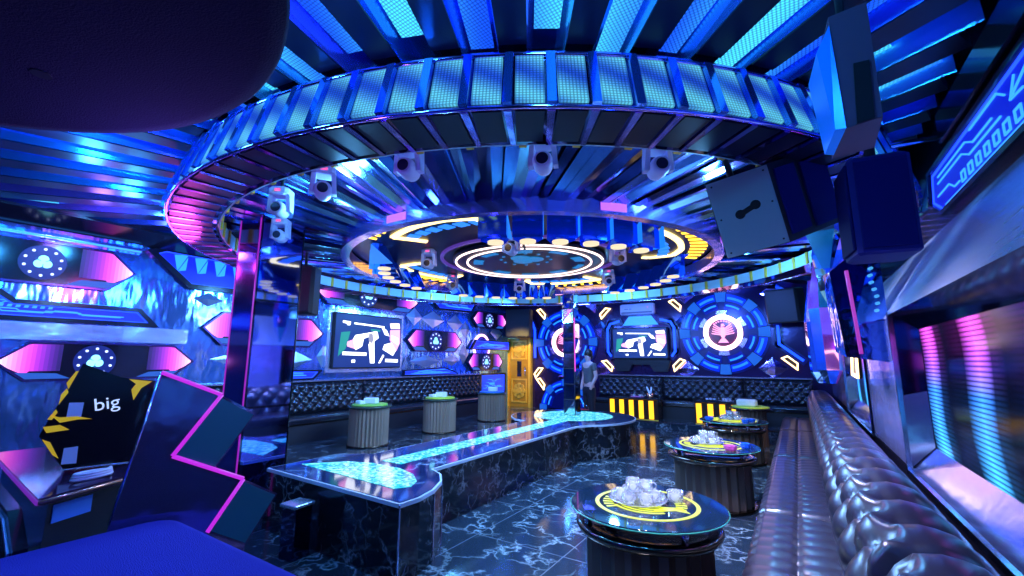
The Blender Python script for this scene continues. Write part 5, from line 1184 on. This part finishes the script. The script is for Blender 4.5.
fr_ = thing('booth_counter', 'black booth front panel with pale outline at the left edge', 'panel', (-2.88, 0.50, 0.0), 0.06)
q = [(-0.7, 0.30), (0.30, 0.30), (0.36, 0.74), (0.22, 0.86), (-0.7, 1.02)]
mb = MB(); mb.plate(q, -0.04, 0); mb.build('panel_body', DARK, fr_)
mb = MB(); mb.frame(inset(q, 0.03), 0.012, -0.048, -0.04); mb.build('pale_outline', pm('outline_lilac', (0.45, 0.45, 0.8), 0.3, 0.4), fr_)
mb = MB(); mb.box(-0.6, 0.2, -0.035, -0.005, 0, 0.30); mb.build('foot', BLACK, fr_)

# equipment case with yellow flashes
eq = thing('equipment_case', 'black equipment case with yellow flashes and white stickers on the booth desk', 'case')
orient(eq, Vector((-2.915, 0.67, 0.967)), Vector((0.252, 0.953, 0.168)), Vector((-0.141, -0.136, 0.981)))
pts = [(0.0, -0.022), (0.238, -0.062), (0.36, 0.316), (0.225, 0.36), (0.092, 0.454), (-0.07, 0.148)]
mb = MB(); mb.plate(pts, 0, 0.16); mb.build('case_body', pm('case_black', (0.012, 0.010, 0.014), 0.12, 0.1), eq)
for poly in ([(-0.03, 0.235), (0.0, 0.215), (0.06, 0.205), (0.11, 0.18), (0.06, 0.19), (0.0, 0.19)], [(0.0, 0.275), (0.035, 0.325), (0.03, 0.345), (0.01, 0.32)], [(-0.055, 0.185), (0.0, 0.18), (0.03, 0.15), (-0.045, 0.155)], [(0.035, 0.34), (0.075, 0.42), (0.065, 0.42), (0.03, 0.37)],
             [(0.255, 0.345), (0.345, 0.315), (0.30, 0.29), (0.265, 0.235), (0.26, 0.29), (0.28, 0.315)], [(-0.06, 0.13), (-0.035, 0.11), (-0.012, 0.03), (-0.03, 0.05)], [(-0.04, 0.215), (-0.01, 0.255), (-0.005, 0.24), (-0.025, 0.21)]):
    mb = MB(); mb.plate(poly, -0.005, 0); mb.build('yellow_flash', pm('flash_yellow', (0.95, 0.60, 0.02), 0.35, 0.0, (1.0, 0.6, 0.02), 0.25), eq)
mb = MB(); mb.plate([(0.02, 0.20), (0.07, 0.19), (0.085, 0.265), (0.035, 0.275)], -0.004, 0); mb.build('white_sticker', pm('sticker', (0.75, 0.68, 0.85), 0.5), eq)
mb = MB(); mb.plate([(-0.005, 0.0), (0.045, -0.01), (0.055, 0.065), (0.008, 0.07)], -0.004, 0); mb.build('white_sticker', MATS['sticker'], eq)
cu = bpy.data.curves.new('logo_text', 'FONT'); cu.body = 'big'; cu.size = 0.085; cu.extrude = 0.0015; cu.align_x = 'CENTER'
to = bpy.data.objects.new('logo_text', cu); COL.objects.link(to)
bpy.context.view_layer.update()
me = bpy.data.meshes.new_from_object(to.evaluated_get(bpy.context.evaluated_depsgraph_get())); bpy.data.objects.remove(to)
lo = bpy.data.objects.new('logo_lettering', me); COL.objects.link(lo); lo.parent = eq; lo.location = (0.165, -0.004, 0.215); lo.rotation_euler = (pi/2, 0, 0); me.materials.clear(); me.materials.append(pm('logo_white', (0.8, 0.9, 1.0), 0.4, 0, (0.7, 0.85, 1.0), 0.5))
# white cables
def cable(cx, cy, rx, ry, ang, label, loops=2):
    mb = MB(); N = 40*loops; path = []
    for k in range(N):
        a = 2*pi*k/40; f = 1-0.12*k/N
        x, y = rx*f*cos(a), ry*f*sin(a); path.append((cx+x*cos(ang)-y*sin(ang), cy+x*sin(ang)+y*cos(ang), 0.929+0.010*k/N*loops))
    mb.tube(path, 0.008, 6); o = mb.build('cable', pm('cable_white', (0.72, 0.62, 0.82), 0.4)); return tag(o, label, 'cable')
cable(-2.68, 0.72, 0.075, 0.035, 1.9, 'white coiled cable at the front edge of the booth desk', 3)
cable(-2.80, 0.98, 0.10, 0.03, 1.9, 'white looped cable lying before the equipment case', 2)

# ------------------------------------------------------------------ the person behind the stage
def skin(name, nodes, edges, mat, parent, levels=2, root=0):
    me = bpy.data.meshes.new(name); me.from_pydata([n[:3] for n in nodes], edges, []); me.update()
    o = bpy.data.objects.new(name, me); COL.objects.link(o)
    sk = o.modifiers.new('skin', 'SKIN'); sk.use_smooth_shade = True
    for i, n in enumerate(nodes):
        v = me.skin_vertices[0].data[i]; v.radius = (n[3], n[4] if len(n) > 4 else n[3]); v.use_root = (i == root)
    sub = o.modifiers.new('sub', 'SUBSURF'); sub.levels = levels; sub.render_levels = levels
    bpy.context.view_layer.update(); dg = bpy.context.evaluated_depsgraph_get()
    m2 = bpy.data.meshes.new_from_object(o.evaluated_get(dg)); bpy.data.objects.remove(o)
    m2.materials.clear(); m2.materials.append(mat)
    for p in m2.polygons: p.use_smooth = True
    o = bpy.data.objects.new(name, m2); COL.objects.link(o); o.parent = parent; return o
pr = thing('person', 'person in a dark grey top and dark trousers standing half behind the mirror column', 'person', (-3.93, 9.25, 0.0), -0.5)
SKIN_ = pm('skin', (0.70, 0.45, 0.42), 0.5)
nodes = [(0, 0, 0.88, .13, .10), (0, 0, 1.02, .115, .085), (0, 0.01, 1.20, .14, .095), (0, 0.01, 1.34, .13, .08), (0, 0.0, 1.42, .05, .05), (0, -0.02, 1.50, .065, .075), (0, -0.02, 1.58, .07, .085), (0, -0.01, 1.64, .045, .055),
         (-.17, 0.01, 1.35, .055), (-.21, 0.03, 1.10, .042), (-.20, -0.05, 0.88, .032), (-.20, -0.07, 0.80, .026, .038), (.17, 0.01, 1.35, .055), (.21, 0.03, 1.10, .042), (.19, -0.08, 0.90, .032), (.18, -0.11, 0.82, .026, .038),
         (-.09, 0, 0.80, .09), (-.10, 0, 0.47, .06), (-.10, 0.02, 0.10, .04), (-.10, -0.10, 0.04, .035), (.09, 0, 0.80, .09), (.10, -0.02, 0.47, .06), (.10, 0.02, 0.10, .04), (.10, -0.10, 0.04, .035)]
edges = [(0, 1), (1, 2), (2, 3), (3, 4), (4, 5), (5, 6), (6, 7), (3, 8), (8, 9), (9, 10), (10, 11), (3, 12), (12, 13), (13, 14), (14, 15), (0, 16), (16, 17), (17, 18), (18, 19), (0, 20), (20, 21), (21, 22), (22, 23)]
skin('body', nodes, edges, SKIN_, pr)
tn = [(0, 0, 0.90, .145, .115), (0, 0, 1.02, .13, .10), (0, 0.01, 1.20, .155, .11), (0, 0.01, 1.345, .135, .09), (-.165, 0.01, 1.35, .07), (-.19, 0.02, 1.20, .06), (.165, 0.01, 1.35, .07), (.19, 0.02, 1.20, .06)]
skin('grey_top', tn, [(0, 1), (1, 2), (2, 3), (3, 4), (4, 5), (3, 6), (6, 7)], pm('top_grey', (0.12, 0.12, 0.13), 0.8), pr)
ln = [(0, 0, 0.93, .14, .11), (0, 0, 0.86, .14, .11), (-.09, 0, 0.76, .10), (-.10, 0, 0.47, .072), (-.10, 0.02, 0.10, .055), (.09, 0, 0.76, .10), (.10, -0.02, 0.47, .072), (.10, 0.02, 0.10, .055)]
skin('trousers', ln, [(0, 1), (1, 2), (2, 3), (3, 4), (1, 5), (5, 6), (6, 7)], pm('trouser_black', (0.015, 0.016, 0.03), 0.8), pr)
mb = MB(); mb.ball((0, 0.005, 1.60), 0.105, (0.85, 1.0, 1.0), 16); mb.ball((0, 0.06, 1.53), 0.07, (1, 0.7, 1.0), 12); mb.build('hair', pm('hair_black', (0.01, 0.008, 0.008), 0.4), pr)
mb = MB()
for s_ in (-1, 1): mb.ball((s_*0.03, -0.105, 1.555), 0.010, (1.3, .5, .8), 8)
mb.build('eyes', pm('eye_dark', (0.02, 0.02, 0.02), 0.2), pr)
bu = thing('bucket', 'red bucket on the floor beside the person', 'bucket', (-3.95, 8.85, 0.0))
mb = MB(); mb.lathe([(0.12, 0.0), (0.16, 0.42), (0.15, 0.42), (0.11, 0.02), (0.001, 0.02)], 24, cap=False); mb.lathe([(0.12, 0), (0.001, 0)], 24, cap=False); mb.build('bucket_body', pm('red_plastic', (0.75, 0.04, 0.06), 0.4), bu)
mb = MB(); mb.tube([(0.16*cos(a), 0.02, 0.41+0.13*sin(a)) for a in [pi*k/12 for k in range(13)]], 0.006, 6); mb.build('bucket_handle', SILVER, bu)
